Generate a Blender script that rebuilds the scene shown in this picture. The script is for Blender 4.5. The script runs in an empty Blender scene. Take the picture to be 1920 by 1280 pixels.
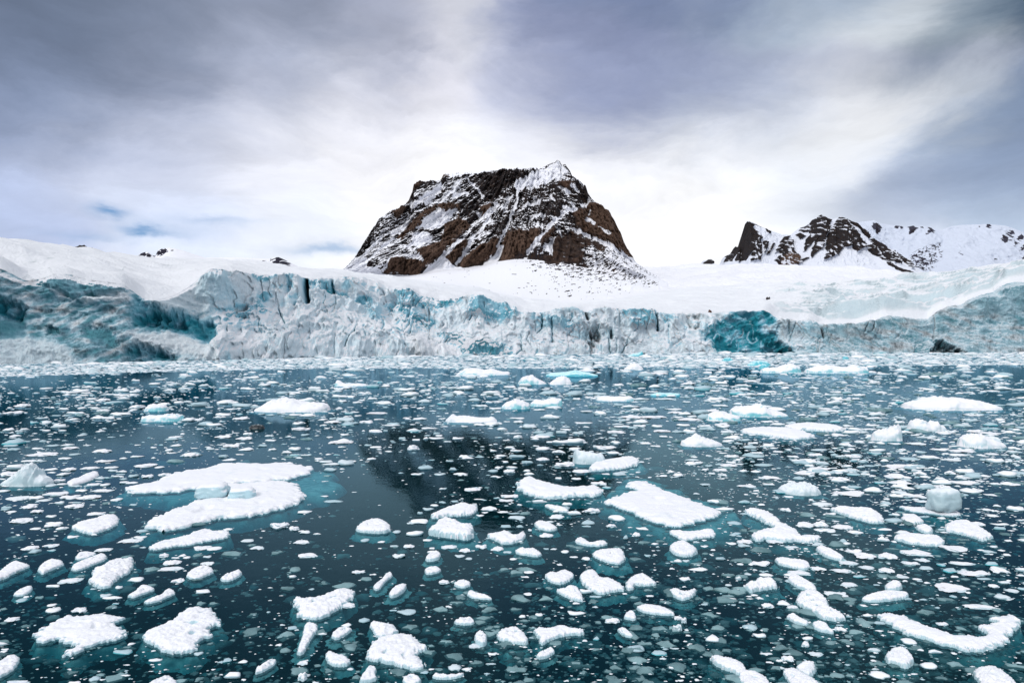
import bpy, math, random
import numpy as np
from mathutils import Vector

# ------------------------------------------------------------------ camera, sky, sun, exposure
F = 1274.0          # focal length in photo pixels (photo 1920 x 1280)
HZ = 652.0          # horizon row
CH = 4.0            # eye height above the water, metres
scn = bpy.context.scene
COL = scn.collection

cam_d = bpy.data.cameras.new('camera')
cam = bpy.data.objects.new('camera', cam_d)
COL.objects.link(cam)
cam.location = (0, 0, CH)
cam.rotation_euler = (math.radians(90), 0, 0)
cam_d.sensor_width = 36.0
cam_d.lens = 36.0 * F / 1920.0
cam_d.shift_y = (HZ - 640.0) / 1920.0
cam_d.clip_start = 0.1
cam_d.clip_end = 30000
scn.camera = cam

SUN_EL, SUN_AZ = math.radians(36), math.radians(-150)     # azimuth from +Y towards +X
sd_ = bpy.data.lights.new('sun', 'SUN')
sd_.energy = 1.5
sd_.angle = math.radians(12)
sd_.color = (1.0, 0.97, 0.93)
sun = bpy.data.objects.new('sun', sd_)
COL.objects.link(sun)
sv = Vector((math.sin(SUN_AZ) * math.cos(SUN_EL), math.cos(SUN_AZ) * math.cos(SUN_EL), math.sin(SUN_EL)))
sun.rotation_euler = sv.to_track_quat('Z', 'Y').to_euler()
sun.location = (0, 0, 300)

scn.view_settings.view_transform = 'Standard'
scn.view_settings.look = 'None'
scn.view_settings.gamma = 1
scn.view_settings.exposure = 0.06

def lin(c):
    return [((v / 255.0) / 12.92 if v / 255.0 <= 0.04045 else ((v / 255.0 + 0.055) / 1.055) ** 2.4) for v in c]

class NT:
    """small helper for writing node trees"""
    def __init__(s, tree):
        s.t = tree; s.n = tree.nodes; s.l = tree.links
    def new(s, typ, **kw):
        n = s.n.new(typ)
        for k, v in kw.items(): setattr(n, k, v)
        return n
    def put(s, sock, v):
        if hasattr(v, 'is_linked') or hasattr(v, 'links'): s.l.new(v, sock)
        else: sock.default_value = v
    def math(s, op, a, b=None, c=None, clamp=False):
        n = s.new('ShaderNodeMath', operation=op); n.use_clamp = clamp
        s.put(n.inputs[0], a)
        if b is not None: s.put(n.inputs[1], b)
        if c is not None: s.put(n.inputs[2], c)
        return n.outputs[0]
    def vmath(s, op, a, b=None, scale=None):
        n = s.new('ShaderNodeVectorMath', operation=op)
        s.put(n.inputs[0], a)
        if b is not None: s.put(n.inputs[1], b)
        if scale is not None: s.put(n.inputs['Scale'], scale)
        return n.outputs[1] if op in ('DOT_PRODUCT', 'LENGTH') else n.outputs[0]
    def mix(s, f, a, b, blend='MIX'):
        n = s.new('ShaderNodeMix', data_type='RGBA', blend_type=blend)
        s.put(n.inputs[0], f)
        s.put(n.inputs[6], a if hasattr(a, 'links') else (*a, 1))
        s.put(n.inputs[7], b if hasattr(b, 'links') else (*b, 1))
        return n.outputs[2]
    def noise(s, vec, scale, detail=4, rough=0.55, dist=0.0, out=0):
        n = s.new('ShaderNodeTexNoise')
        s.put(n.inputs['Vector'], vec); n.inputs['Scale'].default_value = scale
        n.inputs['Detail'].default_value = detail; n.inputs['Roughness'].default_value = rough
        n.inputs['Distortion'].default_value = dist
        return n.outputs[out]
    def ramp(s, v, a, b, lo=0.0, hi=1.0):
        n = s.new('ShaderNodeMapRange', interpolation_type='SMOOTHSTEP')
        s.put(n.inputs[0], v); n.inputs[1].default_value = a; n.inputs[2].default_value = b
        n.inputs[3].default_value = lo; n.inputs[4].default_value = hi
        return n.outputs[0]

# sky: Nishita blue seen through breaks in layered cloud; cloud tone laid out by compass direction and height
world = bpy.data.worlds.new('World')
scn.world = world
world.use_nodes = True
w = NT(world.node_tree)
w.n.clear()
out = w.new('ShaderNodeOutputWorld')
bg = w.new('ShaderNodeBackground')
bg.inputs[1].default_value = 1.03
w.l.new(bg.outputs[0], out.inputs[0])
sky = w.new('ShaderNodeTexSky', sky_type='NISHITA')
sky.sun_disc = False
sky.sun_elevation = SUN_EL
sky.sun_rotation = SUN_AZ
skyc = w.vmath('SCALE', sky.outputs[0], scale=0.085)
tc = w.new('ShaderNodeTexCoord')
sep = w.new('ShaderNodeSeparateXYZ')
w.l.new(tc.outputs['Generated'], sep.inputs[0])
az = w.math('ARCTAN2', sep.outputs[0], sep.outputs[1])
el = w.math('ARCSINE', sep.outputs[2])
comb = w.new('ShaderNodeCombineXYZ')
w.l.new(az, comb.inputs[0]); w.l.new(el, comb.inputs[1])
# cloud-plane position (clouds flatten towards the horizon)
cz = w.math('ADD', w.math('MAXIMUM', sep.outputs[2], 0.0), 0.30)
cp = w.new('ShaderNodeCombineXYZ')
w.l.new(w.math('DIVIDE', sep.outputs[0], cz), cp.inputs[0])
w.l.new(w.math('DIVIDE', sep.outputs[1], cz), cp.inputs[1])
cpo = w.vmath('ADD', cp.outputs[0], (3.1, 1.7, 0.4))
n1 = w.noise(w.vmath('MULTIPLY', comb.outputs[0], (1.0, 2.0, 1.0)), 4.2, 8, 0.60, 0.35, 1)
warp = w.vmath('SCALE', w.vmath('SUBTRACT', n1, (0.5, 0.5, 0.5)), scale=0.20)
pos = w.vmath('MULTIPLY', w.vmath('ADD', comb.outputs[0], warp), (1, 1, 0))
def azel(px, py):
    x = (px - 960) / F; z = (HZ - py) / F
    return math.atan2(x, 1), math.atan2(z, math.hypot(x, 1))
SKY = [  # px, py, sRGB colour, radius in pixels
 (-100, 20, (84, 88, 100), 220), (120, 60, (108, 113, 128), 170), (330, 40, (124, 127, 142), 160), (560, 30, (148, 149, 164), 150),
 (740, 60, (172, 170, 184), 120), (885, 20, (208, 204, 208), 70), (1010, 40, (132, 136, 160), 110), (1160, 70, (118, 124, 150), 140),
 (1330, 40, (128, 134, 156), 130), (1500, 60, (164, 172, 186), 110), (1640, 90, (204, 207, 212), 90), (1770, 60, (128, 138, 150), 80),
 (1900, 50, (72, 88, 104), 90), (2050, 60, (80, 92, 110), 150), (1740, 110, (120, 132, 142), 60), (1620, 190, (246, 244, 243), 120),
 (1850, 150, (226, 226, 226), 70), (1750, 170, (225, 226, 228), 70), (1900, 240, (128, 142, 166), 90), (1780, 260, (158, 168, 188), 90), (2050, 300, (140, 152, 178), 160),
 (1600, 250, (238, 238, 240), 70), (1620, 330, (214, 218, 230), 90), (1450, 200, (226, 228, 236), 110), (1300, 180, (196, 200, 214), 110), (1120, 170, (176, 180, 204), 110),
 (950, 150, (196, 196, 214), 100), (840, 140, (236, 232, 238), 90), (700, 180, (224, 222, 232), 110), (500, 160, (196, 196, 212), 120), (300, 170, (172, 175, 196), 130),
 (100, 200, (158, 166, 192), 150), (-100, 250, (156, 166, 196), 200), (120, 330, (204, 206, 224), 130), (300, 300, (226, 226, 238), 130), (520, 300, (240, 240, 248), 130),
 (700, 320, (250, 249, 252), 130), (960, 260, (232, 232, 242), 110), (1150, 300, (242, 242, 248), 110), (1350, 320, (246, 246, 250), 120), (1500, 380, (232, 235, 243), 100),
 (1330, 420, (253, 253, 254), 130), (1700, 400, (196, 202, 220), 90), (1860, 340, (178, 188, 208), 90), (1900, 420, (196, 206, 220), 80), (2100, 420, (190, 198, 216), 160),
 (60, 420, (198, 208, 238), 90), (330, 420, (214, 224, 248), 100), (560, 440, (234, 238, 248), 100), (700, 470, (246, 247, 252), 110), (1250, 500, (252, 252, 254), 130), (960, 420, (252, 252, 254), 200),
 (-300, 450, (200, 205, 225), 250), (300, 560, (235, 238, 246), 150), (1600, 560, (235, 238, 246), 200),
]
sumc = None; sumw = None
for px, py, c, r in SKY:
    a_, e_ = azel(px, py)
    rr = (r * 0.78) / F
    d = w.vmath('SUBTRACT', pos, (a_, e_, 0))
    q = w.math('MULTIPLY', w.vmath('DOT_PRODUCT', d, d), -1.0 / (rr * rr))
    g = w.math('EXPONENT', w.math('MAXIMUM', q, -60.0))
    lc = lin(c); lum = sum(lc) / 3; kb = 1 - min(1, lum)
    cc = w.vmath('SCALE', (lc[0] * (1 - 0.20 * kb), lc[1] * (1 - 0.02 * kb), lc[2] * (1 + 0.12 * kb)), scale=g)
    sumc = cc if sumc is None else w.vmath('ADD', sumc, cc)
    sumw = g if sumw is None else w.math('ADD', sumw, g)
# overcast deck for the rest of the sphere (brighter overhead)
base = 0.002
rest = w.mix(w.ramp(el, 0.55, 1.1), lin((236, 239, 246)), (0.95, 0.97, 1.02))
sumc = w.vmath('ADD', sumc, w.vmath('SCALE', rest, scale=base))
sumw = w.math('ADD', sumw, base)
cl = w.vmath('SCALE', sumc, scale=w.math('DIVIDE', 1.0, sumw))
# a hard-edged darker deck low on the right, under a bright slanting break; slate puffs above it
def edge_mix(c, ax_, ay_, bx_, by_, soft, xr, yr, col, amt):
    (a0, e0), (a1, e1) = azel(ax_, ay_), azel(bx_, by_)
    nx_, ny_ = (e1 - e0), -(a1 - a0); L_ = math.hypot(nx_, ny_); nx_, ny_ = nx_ / L_, ny_ / L_      # normal pointing below the line
    d_ = w.math('SUBTRACT', w.vmath('DOT_PRODUCT', pos2, (nx_, ny_, 0)), a0 * nx_ + e0 * ny_)
    m_ = w.ramp(d_, 0.0, soft / F)
    s_ = w.new('ShaderNodeSeparateXYZ'); w.l.new(pos2, s_.inputs[0])
    m_ = w.math('MULTIPLY', m_, w.ramp(s_.outputs[0], azel(xr[0], 300)[0], azel(xr[1], 300)[0]))
    m_ = w.math('MULTIPLY', m_, w.ramp(s_.outputs[1], azel(1700, yr[1])[1], azel(1700, yr[0])[1]))
    return w.mix(w.math('MULTIPLY', m_, amt), c, lin(col))
pos2 = w.vmath('MULTIPLY', w.vmath('ADD', comb.outputs[0], w.vmath('SCALE', warp, scale=0.45)), (1, 1, 0))
cl = edge_mix(cl, 1540, 335, 1920, 170, 70, (1500, 1680), (330, 470), (132, 148, 176), 0.62)
cl = edge_mix(cl, 1500, 60, 1920, 20, 50, (1640, 1760), (70, 150), (98, 112, 128), 0.55)
cl = edge_mix(cl, 880, -40, 1500, 60, 40, (860, 1040), (60, 260), (136, 144, 176), 0.45)
# wisps
wv_ = w.new('ShaderNodeMapping'); wv_.inputs['Rotation'].default_value = (0, 0, math.radians(-24)); wv_.inputs['Scale'].default_value = (1.0, 3.2, 1.0)
w.l.new(w.vmath('ADD', comb.outputs[0], w.vmath('SCALE', warp, scale=0.5)), wv_.inputs['Vector'])
wn = w.noise(wv_.outputs[0], 4.5, 10, 0.62, 0.4)
cl = w.vmath('SCALE', cl, scale=w.math('ADD', 0.70, w.math('MULTIPLY', wn, 0.62)))
# breaks of blue low on the left
hole = None
for px, py, rx, ry, k in [(283, 438, 42, 7, 0.9), (213, 404, 28, 9, 0.85), (160, 445, 60, 6, 0.35), (410, 418, 60, 6, 0.35), (330, 428, 90, 10, 0.2), (620, 474, 70, 8, 0.6), (585, 300, 1, 1, 0.0)]:
    a_, e_ = azel(px, py)
    d = w.vmath('MULTIPLY', w.vmath('SUBTRACT', w.vmath('MULTIPLY', w.vmath('ADD', comb.outputs[0], w.vmath('SCALE', warp, scale=0.35)), (1, 1, 0)), (a_, e_, 0)), (F / rx, F / ry, 0))
    g = w.math('MULTIPLY', w.math('EXPONENT', w.math('MAXIMUM', w.math('MULTIPLY', w.vmath('DOT_PRODUCT', d, d), -1.0), -60.0)), k)
    hole = g if hole is None else w.math('ADD', hole, g)
hole = w.math('MULTIPLY', hole, w.math('ADD', 0.45, w.noise(w.vmath('MULTIPLY', comb.outputs[0], (1, 3, 1)), 22, 4)), clamp=True)
fin = w.mix(hole, cl, w.mix(0.45, skyc, lin((70, 150, 225))))
w.l.new(fin, bg.inputs[0])

# ------------------------------------------------------------------ numpy noise
_r = np.random.RandomState(7)
_P = _r.permutation(256).astype(np.int32); _P = np.concatenate([_P, _P, _P])
_G = _r.normal(size=(256, 3)); _G /= np.linalg.norm(_G, axis=1)[:, None]
def pn(x, y, z):
    x, y, z = np.broadcast_arrays(np.asarray(x, float), np.asarray(y, float), np.asarray(z, float))
    xi, yi, zi = np.floor(x), np.floor(y), np.floor(z)
    xf, yf, zf = x - xi, y - yi, z - zi
    xi = xi.astype(np.int64) & 255; yi = yi.astype(np.int64) & 255; zi = zi.astype(np.int64) & 255
    u = xf ** 3 * (xf * (xf * 6 - 15) + 10); v = yf ** 3 * (yf * (yf * 6 - 15) + 10); q = zf ** 3 * (zf * (zf * 6 - 15) + 10)
    def g(a, b, c):
        h = _P[_P[_P[xi + a] + yi + b] + zi + c]
        gr = _G[h]
        return gr[..., 0] * (xf - a) + gr[..., 1] * (yf - b) + gr[..., 2] * (zf - c)
    def L(a, b, t): return a + (b - a) * t
    return 1.5 * L(L(L(g(0,0,0), g(1,0,0), u), L(g(0,1,0), g(1,1,0), u), v), L(L(g(0,0,1), g(1,0,1), u), L(g(0,1,1), g(1,1,1), u), v), q)
def fbm(x, y, z, o=4, gain=0.5):
    s = 0; a = 1.0; f = 1.0
    for i in range(o):
        s = s + a * pn(x * f + 13.7 * i, y * f + 5.1 * i, z * f); a *= gain; f *= 2.03
    return s
def ridged(x, y, z, o=4, gain=0.5):
    s = 0; a = 1.0; f = 1.0
    for i in range(o):
        s = s + a * (1 - 2 * np.abs(pn(x * f + 7.7 * i, y * f + 3.1 * i, z * f))); a *= gain; f *= 2.03
    return s
def sst(x, a, b):
    t = np.clip((x - a) / (b - a), 0, 1)
    return t * t * (3 - 2 * t)
def curve(pts):
    p = np.array(pts, float)
    return lambda x: np.interp(x, p[:, 0], p[:, 1])
def curve_s(pts, wd=45):
    p = np.array(pts, float)
    return lambda x: sum(np.interp(np.asarray(x, float) + wd * o_, p[:, 0], p[:, 1]) * g_ for o_, g_ in zip((-1, -.75, -.5, -.25, 0, .25, .5, .75, 1), (.03, .08, .13, .17, .18, .17, .13, .08, .03)))

def seg_dist(X, Y, pts, closed):
    """distance from points to a polyline / polygon"""
    p = np.array(pts, float)
    q = np.roll(p, -1, axis=0) if closed else p[1:]
    if not closed: p = p[:-1]
    best = np.full(X.shape, 1e18)
    for (ax, ay), (bx, by) in zip(p, q):
        dx, dy = bx - ax, by - ay
        L = dx * dx + dy * dy + 1e-12
        t = np.clip(((X - ax) * dx + (Y - ay) * dy) / L, 0, 1)
        d = (X - ax - t * dx) ** 2 + (Y - ay - t * dy) ** 2
        best = np.minimum(best, d)
    return np.sqrt(best)
def inside(X, Y, pts):
    p = np.array(pts, float); q = np.roll(p, -1, axis=0)
    c = np.zeros(X.shape, bool)
    for (ax, ay), (bx, by) in zip(p, q):
        if ay == by: continue
        c ^= ((ay > Y) != (by > Y)) & (X < (bx - ax) * (Y - ay) / (by - ay) + ax)
    return c
def sdist(X, Y, pts):
    d = seg_dist(X, Y, pts, True)
    return np.where(inside(X, Y, pts), d, -d)
def in_box(X, Y, pts, m):
    p = np.array(pts, float)
    return (X > p[:, 0].min() - m) & (X < p[:, 0].max() + m) & (Y > p[:, 1].min() - m) & (Y < p[:, 1].max() + m)
def poly_w(X, Y, pts, soft):
    m = in_box(X, Y, pts, soft * 2); o = np.zeros(X.shape)
    if m.any(): o[m] = sst(sdist(X[m], Y[m], pts), -soft, soft)
    return o
def line_w(X, Y, pts, wd):
    m = in_box(X, Y, pts, wd * 3); o = np.zeros(X.shape)
    if m.any(): o[m] = np.exp(-(seg_dist(X[m], Y[m], pts, False) / wd) ** 2)
    return o

# ------------------------------------------------------------------ object helpers
def tag(o, label=None, cat=None, group=None, kind=None):
    if label: o['label'] = label
    if cat: o['category'] = cat
    if group: o['group'] = group
    if kind: o['kind'] = kind
    return o
def mesh_obj(name, verts, faces, mat, parent=None, smooth=True, attr=None):
    me = bpy.data.meshes.new(name)
    verts = np.ascontiguousarray(verts, dtype=np.float32); faces = np.ascontiguousarray(faces, dtype=np.int32)
    k = faces.shape[1]
    me.vertices.add(len(verts)); me.vertices.foreach_set('co', verts.ravel())
    me.loops.add(faces.size); me.loops.foreach_set('vertex_index', faces.ravel())
    me.polygons.add(len(faces)); me.polygons.foreach_set('loop_start', np.arange(0, faces.size, k, dtype=np.int32))
    me.polygons.foreach_set('loop_total', np.full(len(faces), k, np.int32))
    me.update(calc_edges=True)
    me.polygons.foreach_set('use_smooth', np.full(len(faces), smooth, bool))
    if attr is not None:
        a = me.attributes.new('mask', 'FLOAT_COLOR', 'POINT')
        a.data.foreach_set('color', np.ascontiguousarray(attr, dtype=np.float32).ravel())
    me.materials.append(mat)
    me.validate()
    o = bpy.data.objects.new(name, me)
    COL.objects.link(o)
    if parent: o.parent = parent
    return o
def grid_faces(nr, nc, mask=None, some=None):
    i = np.arange(nr * nc).reshape(nr, nc)
    f = np.stack([i[:-1, :-1], i[:-1, 1:], i[1:, 1:], i[1:, :-1]], -1).reshape(-1, 4)
    if mask is not None:
        m = mask.reshape(-1); f = f[m[f].all(1)]
    if some is not None:
        m = some.reshape(-1); f = f[m[f].any(1)]
    return f
def compact(v, f, a=None):
    u, inv = np.unique(f, return_inverse=True)
    return v[u], inv.reshape(f.shape), (a[u] if a is not None else None)
def grid_normals(P):
    du = np.gradient(P, axis=1); dv = np.gradient(P, axis=0)
    n = np.cross(du, dv); n /= np.linalg.norm(n, axis=-1)[..., None] + 1e-9
    return n
def world_pt(px, py, D):
    return np.stack([D * (px - 960) / F, D, CH + D * (HZ - py) / F], -1)

# ------------------------------------------------------------------ materials
def new_mat(name):
    m = bpy.data.materials.new(name); m.use_nodes = True
    t = NT(m.node_tree); t.n.clear()
    o = t.new('ShaderNodeOutputMaterial')
    return m, t, o
def principled(t, o, color, rough, bump=None, spec=0.3, bstr=0.4, bdist=0.05):
    p = t.new('ShaderNodeBsdfPrincipled')
    t.put(p.inputs['Base Color'], color if hasattr(color, 'links') else (*color, 1))
    t.put(p.inputs['Roughness'], rough)
    p.inputs['Specular IOR Level'].default_value = spec
    if bump is not None:
        b = t.new('ShaderNodeBump'); b.inputs['Strength'].default_value = bstr; b.inputs['Distance'].default_value = bdist
        t.l.new(bump, b.inputs['Height']); t.l.new(b.outputs[0], p.inputs['Normal'])
    t.l.new(p.outputs[0], o.inputs[0])
    return p
def ice_mat(name, side, snow=(0.80, 0.81, 0.85), lo=0.35, hi=0.75, rough_side=0.35, scale=9.0, zfade=0.0, bdist=0.03):
    """snow where the surface faces up, bare ice where it is steep"""
    m, t, o = new_mat(name)
    g = t.new('ShaderNodeNewGeometry'); s = t.new('ShaderNodeSeparateXYZ'); t.l.new(g.outputs['Normal'], s.inputs[0])
    pz = t.new('ShaderNodeSeparateXYZ'); t.l.new(g.outputs['Position'], pz.inputs[0])
    n = t.noise(g.outputs['Position'], scale, 5, 0.6)
    nn = t.math('ADD', s.outputs[2], t.math('MULTIPLY', t.math('SUBTRACT', n, 0.5), 0.55))
    f = t.ramp(nn, lo, hi)
    if zfade: f = t.math('MULTIPLY', f, t.ramp(pz.outputs[2], 0.0, zfade))
    col = t.mix(f, t.mix(t.noise(g.outputs['Position'], scale * 0.4, 3), [c * 0.75 for c in side], [min(1, c * 1.2) for c in side]), snow)
    wet = t.ramp(t.noise(g.outputs['Position'], scale * 0.22, 4, 0.6, 0.4), 0.56, 0.74)
    col = t.mix(t.math('MULTIPLY', wet, 0.45), col, (0.60, 0.68, 0.74))
    r = t.math('ADD', rough_side, t.math('MULTIPLY', f, 0.8 - rough_side))
    b = t.math('ADD', t.noise(g.outputs['Position'], scale * 2.5, 6, 0.65), t.math('MULTIPLY', t.noise(g.outputs['Position'], scale * 10, 3), 0.15))
    principled(t, o, col, r, b, 0.35, 0.30, bdist)
    return m
M_SNOWFLOE = ice_mat('floe_snow', (0.42, 0.60, 0.66), zfade=0.035)
M_CHUNK = ice_mat('chunk_ice', (0.48, 0.64, 0.70), lo=0.1, hi=0.6, scale=14, zfade=0.02)
M_CYAN = ice_mat('cyan_ice', (0.20, 0.56, 0.63), lo=0.30, hi=0.70, scale=3.0)
M_BLUE = ice_mat('blue_ice', (0.10, 0.50, 0.60), snow=(0.55, 0.80, 0.85), lo=0.5, hi=0.95, scale=3.0)
M_CLEAR = ice_mat('clear_ice', (0.42, 0.56, 0.61), snow=(0.74, 0.79, 0.83), lo=0.2, hi=0.95, rough_side=0.2, scale=8)
M_DARK = ice_mat('dirty_ice', (0.010, 0.018, 0.024), snow=(0.5, 0.55, 0.57), lo=0.93, hi=1.05, scale=6)
M_FAR = ice_mat('far_floe_snow', (0.40, 0.62, 0.68), lo=0.0, hi=0.6, scale=3.0)
def sub_mat():
    m, t, o = new_mat('submerged_ice')
    g = t.new('ShaderNodeNewGeometry')
    n = t.noise(g.outputs['Position'], 4, 6, 0.62, 0.5)
    principled(t, o, t.mix(t.ramp(n, 0.35, 0.65), (0.20, 0.54, 0.60), (0.66, 0.92, 0.94)), 0.5, n, 0.1)
    return m
M_SUB = sub_mat()
def brash_sub_mat():
    m, t, o = new_mat('submerged_brash')
    g = t.new('ShaderNodeNewGeometry')
    n = t.noise(g.outputs['Position'], 1.3, 3, 0.6); n2 = t.noise(g.outputs['Position'], 12, 4, 0.6)
    c = t.mix(t.ramp(n, 0.35, 0.7), (0.04, 0.12, 0.14), (0.22, 0.37, 0.40))
    principled(t, o, t.mix(t.math('MULTIPLY', n2, 0.4), c, (0.35, 0.46, 0.48)), 0.5, n2, 0.1)
    return m
M_BSUB = brash_sub_mat()
# ------------------------------------------------------------------ water
def water_mat():
    m, t, o = new_mat('sea_water')
    g = t.new('ShaderNodeNewGeometry')
    P = g.outputs['Position']
    n1 = t.noise(t.vmath('MULTIPLY', P, (1.0, 0.7, 1)), 1.3, 3, 0.5)
    n2 = t.noise(t.vmath('MULTIPLY', P, (1.0, 0.8, 1)), 6.0, 4, 0.6)
    big = t.noise(P, 0.05, 2, 0.5)
    h = t.math('ADD', t.math('MULTIPLY', n1, 0.7), t.math('MULTIPLY', n2, 0.3))
    b = t.new('ShaderNodeBump'); b.inputs['Strength'].default_value = 0.13; b.inputs['Distance'].default_value = 0.04
    t.l.new(h, b.inputs['Height'])
    fr = t.new('ShaderNodeFresnel'); fr.inputs['IOR'].default_value = 1.33
    t.l.new(b.outputs[0], fr.inputs['Normal'])
    f = t.math('MINIMUM', t.math('MULTIPLY', t.math('POWER', fr.outputs[0], 1.25), 0.66), 0.50)
    gl = t.new('ShaderNodeBsdfGlossy'); gl.inputs['Roughness'].default_value = 0.02
    gl.inputs['Color'].default_value = (0.46, 0.80, 1.0, 1)
    t.l.new(b.outputs[0], gl.inputs['Normal'])
    tr = t.new('ShaderNodeBsdfTransparent'); tr.inputs['Color'].default_value = (0.80, 0.95, 0.96, 1)
    df = t.new('ShaderNodeBsdfDiffuse')
    t.put(df.inputs['Color'], t.mix(big, (0.0002, 0.024, 0.034), (0.0004, 0.038, 0.050)))
    mx = t.new('ShaderNodeMixShader'); mx.inputs[0].default_value = 0.36
    t.l.new(tr.outputs[0], mx.inputs[1]); t.l.new(df.outputs[0], mx.inputs[2])
    m2 = t.new('ShaderNodeMixShader'); t.l.new(f, m2.inputs[0])
    t.l.new(mx.outputs[0], m2.inputs[1]); t.l.new(gl.outputs[0], m2.inputs[2])
    t.l.new(m2.outputs[0], o.inputs[0])
    va = t.new('ShaderNodeVolumeAbsorption'); va.inputs['Color'].default_value = (0.05, 0.72, 0.78, 1); va.inputs['Density'].default_value = 2.6
    t.l.new(va.outputs[0], o.inputs['Volume'])
    return m
def flat(name, pts, z, mat, kind='structure'):
    o = mesh_obj(name, [(x, y, z) for x, y in pts], [list(range(len(pts)))], mat, smooth=False)
    return tag(o, kind=kind)
BOX = [(-9000, -400), (9000, -400), (9000, 12000), (-9000, 12000)]
wv = [(x, y, 0.0) for x, y in BOX] + [(x, y, -1.4) for x, y in BOX]
wf = [[0, 1, 2, 3], [7, 6, 5, 4], [0, 4, 5, 1], [1, 5, 6, 2], [2, 6, 7, 3], [3, 7, 4, 0]]
tag(mesh_obj('water', wv, wf, water_mat(), smooth=False), 'dark teal fjord water mirroring the mountain', kind='structure')
mb, t, o = new_mat('water_depth')
# murky upwelling layer under the surface
principled(t, o, (0.0005, 0.022, 0.034), 1.0, None, 0.0)
tag(flat('seabed', BOX, -1.2, mb), 'dark depth below the water')

# ------------------------------------------------------------------ glacier
D0c = curve_s([(-900, 75), (-600, 95), (0, 170), (200, 190), (400, 225), (640, 310), (800, 345), (1000, 400), (1200, 480), (1500, 560), (1920, 620), (2900, 700)])
YC = curve_s([(-900, 470), (-600, 468), (-200, 485), (0, 503), (20, 512), (50, 527), (75, 523), (100, 515), (130, 513), (160, 523), (200, 529), (230, 532), (255, 550), (270, 561), (290, 562),
 (310, 560), (335, 550), (360, 534), (378, 518), (388, 507), (400, 502), (425, 508), (440, 513), (480, 516), (520, 518), (560, 520), (600, 522), (625, 518), (650, 517), (680, 520), (708, 528), (720, 536),
 (740, 541), (760, 538), (778, 543), (786, 553), (800, 556), (830, 560), (860, 562), (880, 553), (910, 557), (940, 569), (965, 574), (972, 584), (990, 588), (1020, 587), (1040, 580), (1062, 577),
 (1085, 579), (1098, 588), (1106, 582), (1120, 577), (1160, 580), (1180, 583), (1220, 585), (1260, 590), (1280, 585), (1330, 587), (1370, 584), (1440, 583), (1455, 595), (1490, 600), (1520, 598),
 (1540, 610), (1560, 607), (1600, 610), (1640, 600), (1660, 592), (1700, 595), (1740, 600), (1752, 588), (1770, 577), (1800, 572), (1822, 560), (1840, 553), (1860, 549), (1875, 538), (1895, 530), (1920, 528),
 (2050, 515), (2900, 480)], 9)
YS = curve_s([(-900, 400), (-600, 420), (0, 447), (40, 450), (75, 456), (120, 461), (150, 466), (200, 473), (250, 478), (300, 483), (350, 484), (400, 486), (500, 492), (560, 504), (640, 512), (700, 516),
 (780, 524), (870, 538), (950, 555), (1050, 570), (1150, 562), (1200, 552), (1240, 545), (1300, 538), (1400, 533), (1500, 530), (1600, 525), (1700, 517), (1760, 512), (1820, 506), (1920, 496), (2200, 480), (2900, 455)])
DS = curve_s([(-900, 260), (0, 400), (200, 600), (400, 900), (640, 1200), (780, 1000), (870, 950), (950, 900), (1050, 850), (1150, 900), (1240, 1000), (1400, 1150), (1600, 1250), (1920, 1450), (2900, 1500)])
SB = curve_s([(-900, 6), (0, 14), (150, 16), (300, 14), (385, 26), (450, 30), (640, 30), (760, 34), (900, 34), (1000, 22), (1100, 16), (1300, 15), (1500, 14), (1700, 20), (1920, 30), (2900, 30)])
rng = np.random.RandomState(3)
cx = np.concatenate([np.linspace(-900, -60, 60, endpoint=False), np.arange(-60, 1990, 1.15), np.linspace(1990, 2900, 60)])
NF, NTp = 120, 130
PX = np.tile(cx, (NF + NTp, 1))
sF = np.concatenate([np.linspace(0, 1, NF), np.ones(NTp)])[:, None]
sT = np.concatenate([np.zeros(NF), np.linspace(0, 1, NTp + 1)[1:]])[:, None]
D0 = D0c(PX); y0 = HZ + F * (CH + 1.0) / D0
jag = 3.0 * pn(PX / 23.0, 0.3, 0) + 2.0 * pn(PX / 8.0, 4.3, 0) + 1.2 * pn(PX / 3.3, 9.3, 0)
jag *= sst(PX, 380, 420) * 0.55 + 0.25
yc = YC(PX) + jag; ysk = YS(PX)
hp = sst(PX, 380, 450)
Dc = D0 + SB(PX) * 1.25 * (0.72 * sst(sF, -0.25, 0.62) / 1.0 - 0.72 * sst(0.0, -0.25, 0.62) + (0.28 + 0.72 * sst(0.0, -0.25, 0.62)) * sF ** 1.5)  # debris slope below, steeper ice above
PY = y0 + (yc - y0) * sF
D_cr = D0 + SB(PX) * 1.25
Dt = D_cr * (DS(PX) / D_cr) ** sT
PY = PY + (ysk - yc) * (sT ** 0.85)
ycl = YC(PX)
ycm = sum(YC(PX + o_ * 70) * g_ for o_, g_ in zip((-1, -.75, -.5, -.25, 0, .25, .5, .75, 1), (.03, .08, .13, .17, .18, .17, .13, .08, .03)))
ycs = ycm + (ycl - ycm) * np.exp(-(sT / 0.10) ** 2)
PY = np.where(sT > 0, ycs + (ysk - ycs) * (sT ** 0.85) + jag * np.exp(-(sT / 0.012) ** 2), PY)
D = np.where(sT > 0, Dt, Dc)
face = (sT <= 0).astype(float) * np.ones_like(PX)
fr_ = face * (1 - 0.85 * sst(sF, 0.90, 1.0))
wp = world_pt(PX, PY, D)
X, Y, Z = wp[..., 0], wp[..., 1], wp[..., 2]
sc = D0 / 400.0 + 0.35
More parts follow.
